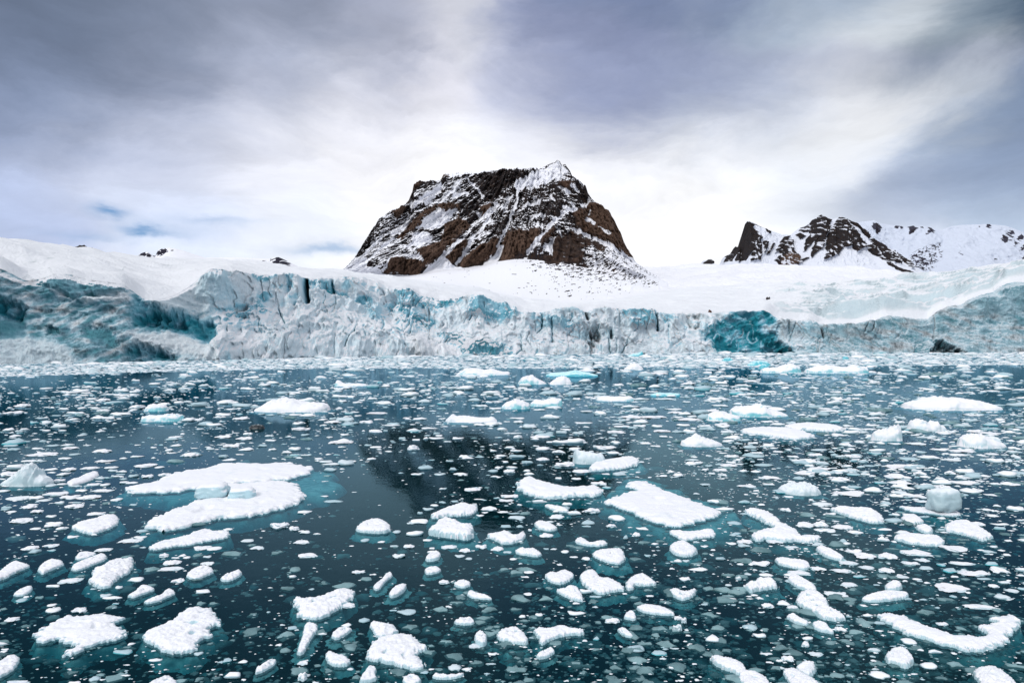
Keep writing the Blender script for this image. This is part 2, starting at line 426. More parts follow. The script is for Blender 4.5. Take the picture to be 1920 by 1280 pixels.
# face relief (metres), size of features scales gently with the distance so that all of the wall has fine breakage
wx, wy, wz = X / sc, Y / sc, Z / sc
q1 = fbm(wx / 38, wz / 30, wy / 60, 3)
bl = ridged(wx / 17 + 0.25 * q1, wz / 24, wy / 30, 4, 0.5)
blk = fbm(wx / 7.5 + wz / 40, wz / 21, wy / 15 + 4, 3)
fine = ridged(wx / 3.6, wz / 3.4, wy / 5, 3, 0.6)
strata = pn(wx / 26 + wz / 20, wz / 2.2 - wx / 9, 2.2)
disp = 5.5 * q1 + 2.0 * bl * (0.45 + 0.55 * sst(sF, 0.2, 0.6)) + 1.5 * (1 - sst(sF, 0.2, 0.6)) * ridged(wx / 12 + wz / 9, wz / 8 - wx / 24, 3.1, 4, 0.55) + 4.0 * np.round(blk * 2.6) / 2.6 + 0.65 * fine + 5.0 * ridged(wx / 46 + wz / 34, wz / 60, 7.7, 3, 0.5)
serac = ridged(wx / 11 + 0.3 * q1, wz / 46, wy / 40 + 5, 3, 0.42)
disp = disp + 3.8 * serac * sst(sF, 0.25, 0.7) * (1 - 0.6 * sst(sF, 0.85, 1.0)) - 3.0 * sst(fbm(wx / 13, wz / 20, 3.3, 2), 0.3, 0.5)
leftw = 1 - sst(PX, 370, 430)
disp = disp * (1 - leftw) + leftw * (2.6 * q1 + 1.8 * ridged(wx / 22 - wz / 22, wz / 6.5 + wx / 20, 0.5, 4, 0.48) + 0.45 * fine + 0.4 * strata)
rw = sst(PX, 1640, 1760)
disp = disp * (1 - 0.45 * rw) + rw * 1.6 * ridged(wx / 14 - wz / 10, wz / 5 + wx / 22, 0.5, 4, 0.55)
blue = 0.06 + 0.0 * PX; dirt_shade = 0.0 * PX
pb = fbm(PX / 60, PY / 40, 3.3, 4)
pb2 = fbm(PX / 36, PY / 20, 8.3, 4, 0.42)
blue = blue + face * (0.06 + 0.46 * sst(pb, 0.02, 0.42) * sst(sF, 0.15, 0.6) + 0.30 * sst(pb2, 0.2, 0.7) + 0.18 * sst(-serac, 0.0, 1.0) * sst(sF, 0.35, 0.8))
# left wall: old grey-teal ice
mott = fbm((PX - PY * 0.9) / 48, (PY + PX * 0.38) / 11.0, 1.0, 5, 0.50)
blue = blue * (1 - leftw * face) + leftw * face * np.clip(0.50 - 0.60 * mott, 0.05, 0.9)
dirt_shade = dirt_shade + leftw * face * np.clip(0.42 + 0.40 * fbm(PX / 40, PY / 16, 6.0, 4), 0, 0.8)
# right wall: grey-blue dirty ice
mr = fbm((PX + PY * 0.6) / 50, (PY - PX * 0.22) / 11, 4.0, 5, 0.50)
rr = sst(PX, 1440, 1560) * face
blue = blue * (1 - rr) + rr * np.clip(0.44 - 0.40 * mr, 0.08, 0.8)
dirt_shade = dirt_shade + rr * np.clip(0.30 + 0.35 * mr, 0, 0.58) + sst(PX, 960, 1040) * face * np.clip(0.08 + 0.25 * fbm(PX / 14, PY / 30, 2.0, 4), 0, 0.5)
GP = [  # polygon, softness, blue, dirt, displacement; caves also get shade painted in
 ([(253,556),(275,568),(300,586),(340,590),(372,598),(400,608),(408,636),(392,652),(358,634),(330,622),(290,618),(255,612),(248,590)], 7, 1.0, 0.0, -6),
 ([(258,594),(290,588),(340,598),(344,611),(300,614),(258,611)], 4, 1.0, 0.35, -9),
 ([(262,556),(300,556),(345,540),(386,506),(404,560),(395,590),(350,584),(310,584),(285,572)], 5, 0.20, 0.0, 2),
 ([(372,612),(400,606),(414,640),(395,655),(378,640)], 5, 0.75, 0.2, -3),
 ([(75,528),(110,516),(160,525),(200,532),(232,535),(248,548),(200,551),(160,553),(138,561),(115,547),(90,537)], 3, 0.62, 0.02, 3),
 ([(95,545),(140,566),(230,553),(250,560),(245,567),(180,570),(120,562)], 4, 0.10, 0.0, 2),
 ([(-30,566),(30,570),(52,584),(44,602),(-30,604)], 4, 0.95, 0.45, -8),
 ([(-30,600),(40,602),(60,640),(-30,645)], 8, 0.72, 0.3, -2),
 ([(236,654),(270,650),(320,665),(335,684),(236,686)], 4, 0.95, 0.5, -8),
 ([(90,615),(112,618),(116,628),(95,630)], 4, 0.9, 0.4, -4),
 ([(160,618),(210,622),(225,650),(190,652),(165,640)], 6, 0.8, 0.3, -3),
 ([(-60,640),(60,636),(130,652),(160,690),(-60,700)], 9, 0.22, 0.12, 2),
 ([(235,628),(330,628),(415,645),(430,680),(330,664),(260,648)], 8, 0.12, 0.05, 2),
 ([(1370,584),(1400,583),(1440,583),(1452,597),(1460,615),(1458,635),(1478,648),(1492,664),(1400,664),(1342,664),(1330,642),(1316,644),(1312,632),(1335,620),(1345,605),(1365,598)], 4, 1.0, 0.0, -4),
 ([(1440,640),(1470,645),(1490,664),(1430,664)], 4, 1.0, 0.4, -6),
 ([(1090,650),(1100,622),(1118,618),(1128,636),(1116,666),(1100,666)], 9, 0.3, 0.85, -5),
 ([(1060,622),(1090,618),(1095,640),(1075,650)], 6, 0.3, 0.4, -2),
 ([(1284,592),(1312,585),(1308,625),(1287,620)], 4, 0.2, 0.75, -2),
 ([(1245,588),(1262,590),(1258,612),(1248,610)], 4, 0.4, 0.4, -1),
 ([(695,646),(745,640),(766,656),(774,674),(700,676)], 4, 0.5, 0.6, -2),
 ([(818,628),(850,628),(872,640),(922,644),(960,658),(968,670),(880,670),(848,650)], 4, 0.6, 0.42, 2),
 ([(738,541),(768,540),(784,552),(775,580),(755,576)], 3, 0.50, 0.0, 3),
 ([(890,556),(920,560),(952,580),(975,600),(940,612),(900,598),(872,600),(888,570)], 5, 0.52, 0.0, 3),
 ([(1176,585),(1226,587),(1228,618),(1180,622)], 3, 0.52, 0.1, 3),
 ([(1000,600),(1060,600),(1062,620),(1005,622)], 4, 0.45, 0.1, 1),
 ([(1742,664),(1752,643),(1765,640),(1776,650),(1812,664)], 3, 0.9, 0.9, -8),
 ([(1708,664),(1714,645),(1730,640),(1738,664)], 3, 0.75, 0.1, -1),
 ([(1820,563),(1845,556),(1870,563),(1880,540),(1900,532),(1990,528),(1990,575),(1880,590),(1830,592)], 8, 0.55, 0.15, 1),
 ([(440,582),(474,580),(464,590),(445,596)], 3, 0.3, 0.6, -3),
 ([(450,600),(470,598),(462,606)], 2, 0.6, 0.7, -4),
 ([(480,582),(505,584),(517,598),(490,600)], 4, 0.52, 0.1, 1),
 ([(600,535),(612,560),(640,570),(632,620),(612,622),(598,590)], 6, 0.42, 0.05, 2),
 ([(388,504),(430,510),(440,540),(460,575),(400,575),(370,560)], 6, 0.30, 0.0, 1),
 ([(540,520),(560,523),(556,560),(546,555)], 3, 0.5, 0.0, -1),
 ([(600,562),(650,570),(700,590),(740,625),(774,672),(500,676),(545,600)], 4, 0.16, 0.02, 7),
 ([(685,575),(715,580),(728,612),(700,610)], 5, 0.45, 0.08, 1),
 ([(760,640),(810,640),(840,664),(778,668)], 8, 0.02, 0.0, 3),
]
tealk = np.zeros_like(PX)
for pts, soft, b_, d_, dz in GP:
    if b_ > 0.9: soft = soft + 4
    k = poly_w(PX + 4 * pn(PX / 9, PY / 9, 1) + 2 * pn(PX / 3, PY / 3, 1), PY + 4 * pn(PX / 9, PY / 9, 5) + 2 * pn(PX / 3, PY / 3, 8), pts, soft) * face
    if b_ > 0.9: k = k * np.clip(0.92 + 0.5 * fbm(PX / 18, PY / 12, 9.4, 3), 0, 1)
    if d_ > 0.7: k = k * np.clip(0.75 + 0.6 * fbm(PX / 8, PY / 12, 4.4, 3), 0, 1)
    blue = blue * (1 - k) + k * (b_ + 0.18 * pb2 * (b_ > 0.3) - (0.16 - 0.40 * mott - 0.30 * pb2 if b_ > 0.9 else 0))
    dirt_shade = dirt_shade * (1 - k) + k * d_
    if b_ > 0.92: tealk = np.maximum(tealk, k)
    disp = disp + k * dz * (D0 / 300)
GL = [([(574,524),(576,545),(581,568),(585,586)], 4.6, 1.0, 1.0, -34), ([(625,538),(629,564)], 2.5, 0.9, 0.3, -5), ([(1097,588),(1101,606)], 3.5, 0.3, 1.0, -6),
 ([(1228,600),(1231,626)], 2.4, 0.6, 0.9, -6), ([(1016,598),(1016,618)], 1.6, 0.6, 0.8, -3), ([(1034,604),(1035,645)], 1.6, 0.5, 0.7, -3), ([(1144,628),(1146,640)], 3, 0.4, 0.95, -4),
 ([(1140,640),(1142,662)], 2.2, 0.4, 0.8, -3), ([(1174,648),(1165,662)], 1.8, 0.4, 0.8, -2), ([(675,625),(672,640),(652,658)], 1.2, 0.3, 0.8, -2), ([(526,588),(535,610),(545,628)], 1.2, 0.5, 0.8, -2),
 ([(771,603),(768,620),(758,633)], 1.0, 0.2, 0.7, -1.5), ([(805,555),(804,602)], 1.8, 0.3, 0.6, -2), ([(820,558),(830,580)], 2.2, 0.6, 0.5, -3), ([(795,552),(780,580)], 2.0, 0.6, 0.5, -3),
 ([(755,540),(755,560)], 1.0, 0.6, 0.7, -1), ([(768,575),(780,555)], 1.0, 0.6, 0.7, -1), ([(1538,620),(1542,636)], 3, 0.3, 0.95, -3), ([(1536,640),(1532,662)], 3, 0.3, 0.6, -1),
 ([(1584,608),(1586,640)], 1.2, 0.3, 0.6, -1), ([(1620,615),(1616,628)], 2, 0.3, 0.95, -2), ([(1634,612),(1630,626)], 2.2, 0.3, 0.9, -2), ([(1748,592),(1750,610),(1747,640)], 2.4, 0.3, 0.65, -2),
 ([(1490,605),(1480,640)], 1.5, 0.4, 0.7, -2), ([(1475,600),(1480,625)], 1.5, 0.4, 0.7, -2), ([(1250,600),(1252,652)], 1.0, 0.4, 0.5, -1.5), ([(1260,652),(1280,640)], 2, 0.2, 0.5, -2)]
for i in range(75):
    x_ = rng.uniform(430, 1740); s0 = rng.uniform(0.1, 0.9)
    yy = float(YC(x_)) * s0 + (1 - s0) * 662; h_ = rng.uniform(6, 26)
    GL.append(([(x_, yy), (x_ + rng.uniform(-5, 3), yy + h_ * .5), (x_ + rng.uniform(-9, 5), yy + h_)], rng.uniform(0.8, 1.6), rng.uniform(0.2, 0.6), rng.uniform(0.2, 0.75), rng.uniform(-2.5, -0.8)))
wbx = PX + 1.6 * pn(PX / 5, PY / 5, 1)
for pts, wd, b_, d_, dz in GL:
    k = line_w(wbx, PY, pts, wd) * face
    blue = blue * (1 - k) + k * b_; dirt_shade = np.maximum(dirt_shade, k * d_); disp = disp + k * dz  # shade of the crack depths painted in dark
    tealk = np.maximum(tealk, k * (d_ > 0.7))
# ice foot darkened along the waterline
k = face * (1 - sst(sF, 0.005, 0.035)) ; dirt_shade = np.maximum(dirt_shade, 0.75 * k)
disp_f = disp * fr_
# top surface: crevassed swells, stronger on the right and left
tw = (1 - face)
rg = sst(PX, 1340, 1560)
sw = ridged(X / 150 + Y / 300, (Y - 0.30 * X) / (40 + 70 * sT) + 0.35 * fbm(X / 70, Y / 70, 3, 3), 0.4, 4, 0.5)
lf = 1 - sst(PX, 300, 450)
tstr = fbm(PX / 90 + PY / 30, (PY - 0.07 * PX) / 4.5, 5.0, 3)
zt = tw * sst(sT, 0, 0.05) * (1 - sst(sT, 0.86, 1.0)) * (5.0 * fbm(X / 70, Y / 45, 1, 4) + (10.0 * rg * (1 - 0.2 * sT)) * sw + 1.0 * (1 - rg) * sw * 0.6 + lf * 0.3 * ridged(X / 30 + Y / 60, Y / 12 - X / 14, 0.7, 3))
mid = sst(PX, 640, 700) * (1 - sst(PX, 1000, 1060))
zt = zt + tw * lf * 2.5 * pn(X / 45 + Y / 80, (Y - X * .2) / 22, 4.4) * sst(sT, 0, .06)
zt = zt + tw * (mid * 2.2 * np.exp(-(sT / 0.12) ** 2) * fbm(X / 14, Y / 14, 3, 3)) * sst(sT, 0, 0.02)
hx = -wp[..., 0] / np.hypot(wp[..., 0], wp[..., 1]); hy = -wp[..., 1] / np.hypot(wp[..., 0], wp[..., 1])
wp = wp.copy()
wp[..., 0] += disp_f * hx * 0.6; wp[..., 1] += disp_f * (hy * 0.6 - 0.4); wp[..., 2] += zt + face * fr_ * 0.25 * disp * (sF < 0.97) * sst(sF, 0.0, 0.16)
nrm = grid_normals(wp); up = np.abs(nrm[..., 2])
snow = sst(up + 0.12 * pb2, 0.40, 0.66)
snow = np.where(face > 0, snow * (0.85 - 0.6 * leftw * (sF < 0.9) - 0.35 * rr) * (1 - 0.72 * tealk), 1.0)
# crevasse walls on the top show blue ice; the streaks are painted shading
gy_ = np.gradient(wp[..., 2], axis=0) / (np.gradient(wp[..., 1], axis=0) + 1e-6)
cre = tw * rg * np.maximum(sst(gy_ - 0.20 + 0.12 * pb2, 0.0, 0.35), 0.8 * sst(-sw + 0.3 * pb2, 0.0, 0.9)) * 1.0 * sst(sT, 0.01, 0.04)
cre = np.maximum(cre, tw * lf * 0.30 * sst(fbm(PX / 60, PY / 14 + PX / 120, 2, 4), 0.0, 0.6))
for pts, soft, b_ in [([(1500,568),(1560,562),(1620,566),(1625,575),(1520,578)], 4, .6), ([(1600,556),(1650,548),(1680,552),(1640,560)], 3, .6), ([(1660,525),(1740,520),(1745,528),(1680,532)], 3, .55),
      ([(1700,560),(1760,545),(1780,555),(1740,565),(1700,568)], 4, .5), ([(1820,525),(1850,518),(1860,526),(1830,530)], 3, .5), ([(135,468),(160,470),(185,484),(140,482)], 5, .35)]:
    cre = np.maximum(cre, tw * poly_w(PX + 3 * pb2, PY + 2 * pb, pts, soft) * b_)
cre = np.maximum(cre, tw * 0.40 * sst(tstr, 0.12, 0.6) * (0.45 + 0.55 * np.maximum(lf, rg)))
blue = np.where(face > 0, blue, (0.30 + 0.10 * lf - 0.03 * rg) * np.clip(cre, 0, 1)); dirt_shade = np.where(face > 0, dirt_shade, np.maximum(np.maximum(dirt_shade, (0.34 + 0.10 * rg) * sst(cre, 0.30, 0.9) * np.clip(0.8 + 0.8 * pb2, 0, 1.2)), 0.42 * sst(tstr, 0.15, 0.65) * (0.4 + 0.6 * np.maximum(lf, rg)))); snow = np.where(face > 0, snow, 1 - np.clip(cre, 0, 1))  # grey streaks put on the snow colour as shading
# specks of moraine grit lying on the right-hand glacier surface
gr = tw * sst(fbm(X / 9, Y / 14, 7, 3), 0.55, 0.7) * np.maximum(poly_w(PX, PY, [(1440,560),(1580,530),(1600,540),(1500,575),(1420,580)], 8), 0.7 * poly_w(PX, PY, [(1600,545),(1800,520),(1900,545),(1650,575)], 10))
dirt_shade = np.maximum(dirt_shade, gr * 0.85)
wp[0, :, 2] = -1.0
grey = np.clip((0.65 * leftw + 0.85 * rr) * (1 - tealk), 0, 1) * face + 0.9 * tw
mask = np.stack([np.clip(blue, 0, 1), np.clip(dirt_shade, 0, 1), np.clip(snow, 0, 1), grey], -1)

def glacier_mat():
    m, t, o = new_mat('glacier_ice')
    a = t.new('ShaderNodeAttribute', attribute_name='mask'); s = t.new('ShaderNodeSeparateColor'); t.l.new(a.outputs['Color'], s.inputs[0])
    g = t.new('ShaderNodeNewGeometry'); P = g.outputs['Position']
    n = t.noise(P, 0.35, 6, 0.65); n2 = t.noise(t.vmath('MULTIPLY', P, (1, 1, 0.35)), 0.9, 5, 0.7)
    bl = t.math('ADD', s.outputs[0], t.math('MULTIPLY', t.math('SUBTRACT', n2, 0.5), 0.35), clamp=True)
    r = t.new('ShaderNodeValToRGB'); t.l.new(bl, r.inputs[0])
    el_ = r.color_ramp.elements
    el_[0].position = 0.0; el_[0].color = (0.86, 0.89, 0.92, 1)
    el_[1].position = 1.0; el_[1].color = (0.004, 0.17, 0.23, 1)
    for p_, c_ in [(0.25, (0.62, 0.79, 0.87)), (0.45, (0.33, 0.61, 0.73)), (0.62, (0.12, 0.38, 0.49)), (0.8, (0.025, 0.30, 0.38))]:
        e = el_.new(p_); e.color = (*c_, 1)
    hs = t.new('ShaderNodeHueSaturation'); t.l.new(r.outputs[0], hs.inputs['Color'])
    t.l.new(t.math('SUBTRACT', 1.0, t.math('MULTIPLY', a.outputs['Alpha'], 0.30)), hs.inputs['Saturation'])
    t.l.new(t.math('SUBTRACT', 1.0, t.math('MULTIPLY', a.outputs['Alpha'], 0.22)), hs.inputs['Value'])
    c = hs.outputs[0]
    sn = t.ramp(t.math('ADD', s.outputs[2], t.math('MULTIPLY', t.math('SUBTRACT', n, 0.5), 0.5)), 0.3, 0.75)
    c = t.mix(sn, c, (0.80, 0.82, 0.86))
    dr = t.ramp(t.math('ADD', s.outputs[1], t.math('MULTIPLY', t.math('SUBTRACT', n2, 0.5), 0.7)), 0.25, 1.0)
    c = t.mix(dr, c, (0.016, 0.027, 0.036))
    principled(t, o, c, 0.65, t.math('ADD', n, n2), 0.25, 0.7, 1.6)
    return m
M_GL = glacier_mat()
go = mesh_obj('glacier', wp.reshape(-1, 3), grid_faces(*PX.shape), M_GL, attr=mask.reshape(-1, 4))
tag(go, 'crevassed glacier with a blue and white ice cliff standing in the water', kind='structure')

# ------------------------------------------------------------------ mountains
def rock_mat(name, snowc=(0.80, 0.81, 0.86), brown=(0.115, 0.070, 0.050), dark=(0.012, 0.012, 0.016), sc=0.10):
    m, t, o = new_mat(name)
    a = t.new('ShaderNodeAttribute', attribute_name='mask'); s = t.new('ShaderNodeSeparateColor'); t.l.new(a.outputs['Color'], s.inputs[0])
    g = t.new('ShaderNodeNewGeometry'); P = g.outputs['Position']
    n = t.noise(P, sc, 6, 0.7); n2 = t.noise(t.vmath('MULTIPLY', P, (1, 1, 0.3)), sc * 2.4, 5, 0.7)
    rk = t.mix(t.ramp(t.math('ADD', s.outputs[1], t.math('MULTIPLY', t.math('SUBTRACT', n2, 0.5), 0.9)), 0.15, 0.85), dark, brown)
    rk = t.mix(t.math('MULTIPLY', t.ramp(n2, 0.40, 0.60), 0.88), rk, [c * 0.22 for c in brown])
    sn = t.ramp(t.math('ADD', s.outputs[0], t.math('MULTIPLY', t.math('SUBTRACT', n, 0.5), 0.20)), 0.36, 0.64)
    principled(t, o, t.mix(sn, rk, snowc), 0.9, t.math('ADD', n, n2), 0.1, 0.8, 0.35 / sc * 0.5)
    return m
def relief(name, label, x0, x1, dx, rows, yfun, dfun, paint, mat, back=600):
    """landform: rows run from the foot (0) to the skyline (1), then a back slope"""
    xs = np.arange(x0, x1 + dx, dx); s = np.linspace(0, 1, rows)[:, None] * np.ones_like(xs)
    PX = np.ones((rows, 1)) * xs
    PY = yfun(PX, s); D = dfun(PX, s)
    wp = world_pt(PX, PY, D)
    wp, mask = paint(PX, PY, s, D, wp)
    bk = wp[-1:].copy(); bk2 = bk.copy(); bk2[..., 1] += back; bk2[..., 2] = -20
    mb_ = mask[-1:]
    wp = np.concatenate([wp, bk + np.array([0, 25, -6]), bk2]); mask = np.concatenate([mask, mb_, mb_])
    wp[:, :, 2] = np.maximum(wp[:, :, 2], -30)
    o = mesh_obj(name, wp.reshape(-1, 3), grid_faces(rows + 2, len(xs)), mat, attr=mask.reshape(-1, 4))
    return tag(o, label, kind='structure')

MS = curve([(620, 519), (640, 511), (650, 503), (663, 487), (676, 470), (688, 450), (698, 432), (712, 412), (722, 402), (737, 393), (752, 389), (766, 376), (773, 360), (776, 346), (781, 342), (800, 339), (826, 338), (831, 328), (836, 326), (850, 325),
 (880, 322), (900, 321), (907, 318), (920, 320), (935, 319), (945, 315), (952, 317), (965, 317), (970, 314), (985, 316), (1000, 315), (1013, 313), (1022, 312), (1032, 307), (1040, 305), (1045, 300), (1050, 303), (1053, 309), (1060, 308), (1068, 320), (1073, 330), (1085, 338),
 (1098, 348), (1102, 362), (1112, 376), (1125, 386), (1138, 397), (1150, 412), (1158, 432), (1166, 448), (1173, 468), (1182, 482), (1190, 494), (1205, 504), (1222, 512), (1234, 518), (1242, 523), (1256, 533), (1290, 552)])
MF = curve_s([(620, 530), (700, 531), (780, 538), (870, 552), (950, 568), (1050, 586), (1150, 578), (1200, 566), (1240, 558), (1300, 556)])
MA = curve_s([(620, 522), (700, 514), (780, 520), (820, 505), (850, 507), (900, 500), (950, 486), (1000, 488), (1040, 492), (1100, 505), (1150, 510), (1200, 520), (1240, 530), (1270, 536)])
MDf = curve_s([(620, 1150), (780, 950), (870, 900), (950, 850), (1050, 800), (1150, 850), (1200, 950), (1270, 1150)])
MDr = curve_s([(620, 1500), (660, 1650), (780, 2000), (900, 2150), (1045, 1900), (1120, 1800), (1180, 1600), (1270, 1450)])
AS = 0.27
def m_y(px, s):
    f_, k_ = MF(px), MS(px); k_ = np.minimum(k_, f_ - 1.0); a_ = np.minimum(np.maximum(MA(px), k_ + 2), f_ - 0.5)
    k_ = k_ + 1.2 * pn(px / 4.0, 0.5, 0) + 0.8 * pn(px / 1.7, 3.5, 0)
    return np.where(s < AS, f_ + (a_ - f_) * (s / AS), a_ + (k_ - a_) * ((s - AS) / (1 - AS)))
def m_d(px, s):
    d0, d2 = MDf(px), MDr(px); d1 = d0 + (d2 - d0) * 0.45
    return np.where(s < AS, d0 + (d1 - d0) * (s / AS), d1 + (d2 - d1) * ((s - AS) / (1 - AS)))
def Z1(p): return [(640 + x / 5.334, 290 + y / 5.334) for x, y in p]
def Z2(p): return [(940 + x / 5.334, 290 + y / 5.334) for x, y in p]
MSN = [('p', Z1([(960,600),(1040,620),(1170,600),(1080,690),(1040,760),(900,790),(800,770),(740,790),(850,690)]), 2, 1), ('p', Z1([(700,820),(860,820),(930,860),(900,920),(760,960),(620,990),(700,910)]), 3, .75),
 ('p', Z1([(1270,830),(1150,920),(1060,1010),(960,1080),(860,1140),(780,1225),(1100,1260),(1350,1160),(1150,1130),(1040,1060),(1180,960)]), 2, 1), ('l', Z1([(980,380),(850,460),(760,530),(700,570)]), 6, .75), ('l', Z1([(1000,360),(940,430),(850,520)]), 7, .7),
 ('l', Z1([(1180,330),(1100,430),(1000,520)]), 9, .62), ('l', Z1([(1250,280),(1330,360),(1420,460)]), 2.5, .9), ('l', Z1([(1120,470),(1250,440)]), 5, .7), ('l', Z1([(1480,520),(1560,560)]), 2.5, 1), ('l', Z1([(1360,620),(1420,660),(1490,600)]), 3, 1),
 ('l', Z1([(1480,640),(1420,780),(1330,840),(1270,960),(1160,1100)]), 3.2, 1), ('l', Z1([(1560,560),(1480,640)]), 3, .9), ('l', Z1([(400,860),(200,1050),(60,1150)]), 4, .9), ('l', Z1([(530,870),(400,960),(270,1090)]), 3, .9), ('l', Z1([(480,1080),(420,1180)]), 3, .9),
 ('l', Z1([(720,640),(620,760),(500,830)]), 6, .6), ('l', Z1([(640,1050),(760,1060),(800,1090)]), 4, .7), ('l', Z1([(300,720),(420,660)]), 4, .6), ('l', Z1([(1130,200),(1200,230),(1330,190)]), 6, .65), ('p', Z1([(30,1160),(260,1060),(250,1150),(420,1200),(760,1230),(500,1270),(30,1250)]), 4, 1),
 ('l', Z1([(1600,960),(1540,1060),(1450,1100)]), 6, 1), ('l', Z1([(1700,680),(1600,860),(1560,960)]), 2, .8),
 ('p', Z2([(390,190),(500,130),(560,150),(600,240),(520,310),(360,335),(200,400),(120,390),(150,330),(250,250)]), 2, 1), ('l', Z2([(560,150),(640,220),(560,300)]), 9, .65), ('l', Z2([(180,380),(150,520),(60,760),(0,870)]), 2.2, 1), ('l', Z2([(260,400),(340,350),(480,320)]), 5, .6),
 ('l', Z2([(730,580),(600,670),(480,770),(410,860),(370,910),(270,1000)]), 3.6, 1), ('p', Z2([(540,850),(430,960),(500,1035),(515,920)]), 2, 1), ('l', Z2([(720,800),(850,850),(980,910),(1080,960),(1200,1040),(1330,1120)]), 3.4, 1), ('l', Z2([(580,390),(680,440)]), 3, .9),
 ('l', Z2([(700,370),(770,420)]), 3.5, .8), ('l', Z2([(480,470),(540,510)]), 2.5, .9), ('l', Z2([(620,580),(700,610)]), 2.5, .9), ('l', Z2([(700,540),(740,590)]), 2.5, .9), ('l', Z2([(980,790),(1090,860)]), 1.8, 1), ('l', Z2([(850,700),(940,750)]), 4, .8), ('l', Z2([(300,660),(440,650)]), 4, .7),
 ('l', Z2([(240,560),(380,500)]), 6, .6), ('l', Z2([(580,800),(600,830)]), 3, .9), ('l', Z2([(100,480),(20,600)]), 7, .55), ('l', Z2([(720,290),(860,360)]), 2.5, .7), ('l', Z2([(800,560),(880,520)]), 5, .6), ('l', Z2([(870,640),(890,630)]), 2.5, .8)]
MBR = [Z1([(1180,650),(1300,740),(1130,900),(1000,1040),(810,1150),(760,1000),(1000,900),(1050,740)]), Z1([(830,600),(960,560),(940,610),(740,780),(600,900),(560,870),(740,680)]), Z1([(430,1190),(500,1080),(760,1080),(810,1110),(810,1160),(760,1215),(540,1200)]), Z1([(760,280),(860,270),(720,440),(700,390)]),
 Z1([(540,560),(620,570),(620,650),(540,690),(510,650)]), Z1([(980,560),(1180,550),(1180,600),(1080,610),(960,600)]), Z1([(1020,200),(1080,195),(1070,250),(1010,260)]), Z1([(1390,560),(1510,540),(1500,600),(1420,640)]), Z1([(1100,900),(1270,900),(1260,960),(1100,1110),(1020,1160),(1050,1050)]), Z1([(1410,940),(1560,900),(1580,960),(1450,1070),(1190,1140),(1200,1080)]),
 Z2([(60,820),(180,800),(400,800),(360,920),(270,990),(100,1040),(0,1080),(20,900)]), Z2([(860,540),(1000,530),(1100,650),(1200,850),(1240,960),(1330,1100),(1100,950),(900,850),(750,780),(740,640)]), Z2([(580,350),(720,340),(660,420)]), Z2([(390,880),(560,760),(520,850),(400,950)])]
MSC = Z2([(540,850),(700,820),(850,860),(960,930),(1060,960),(1040,1050),(900,960),(800,990),(860,1060),(760,1080),(620,1070),(560,1110),(430,1080),(430,980),(500,1040),(510,920)])
MDK = [Z1([(1280,290),(1500,150),(1720,170),(1620,450),(1520,530),(1440,500),(1380,400)]), Z1([(1200,480),(1380,500),(1400,640),(1300,720),(1180,600)]), Z1([(740,800),(1000,790),(1010,870),(930,880),(900,810)]), Z1([(1500,780),(1700,600),(1700,760),(1560,900)]),
 Z1([(860,270),(960,260),(900,380),(760,430)]), Z1([(620,540),(720,560),(640,640)]), Z1([(200,960),(300,760),(360,700),(300,860)]), Z1([(1280,780),(1420,700),(1440,800),(1340,900)]), Z2([(0,180),(380,130),(250,240),(130,330),(0,440)]), Z2([(230,560),(420,540),(600,450),(620,600),(440,700),(400,650)]),
 Z2([(590,720),(740,620),(850,560),(850,780),(700,760)]), Z2([(650,150),(860,350),(910,480),(800,500),(700,300)]), Z2([(0,700),(120,600),(140,700),(0,860)]), Z2([(370,160),(480,110),(470,170),(390,210)]), Z2([(500,360),(640,330),(800,400),(720,450),(560,420)]), Z2([(180,390),(240,400),(180,500)])]
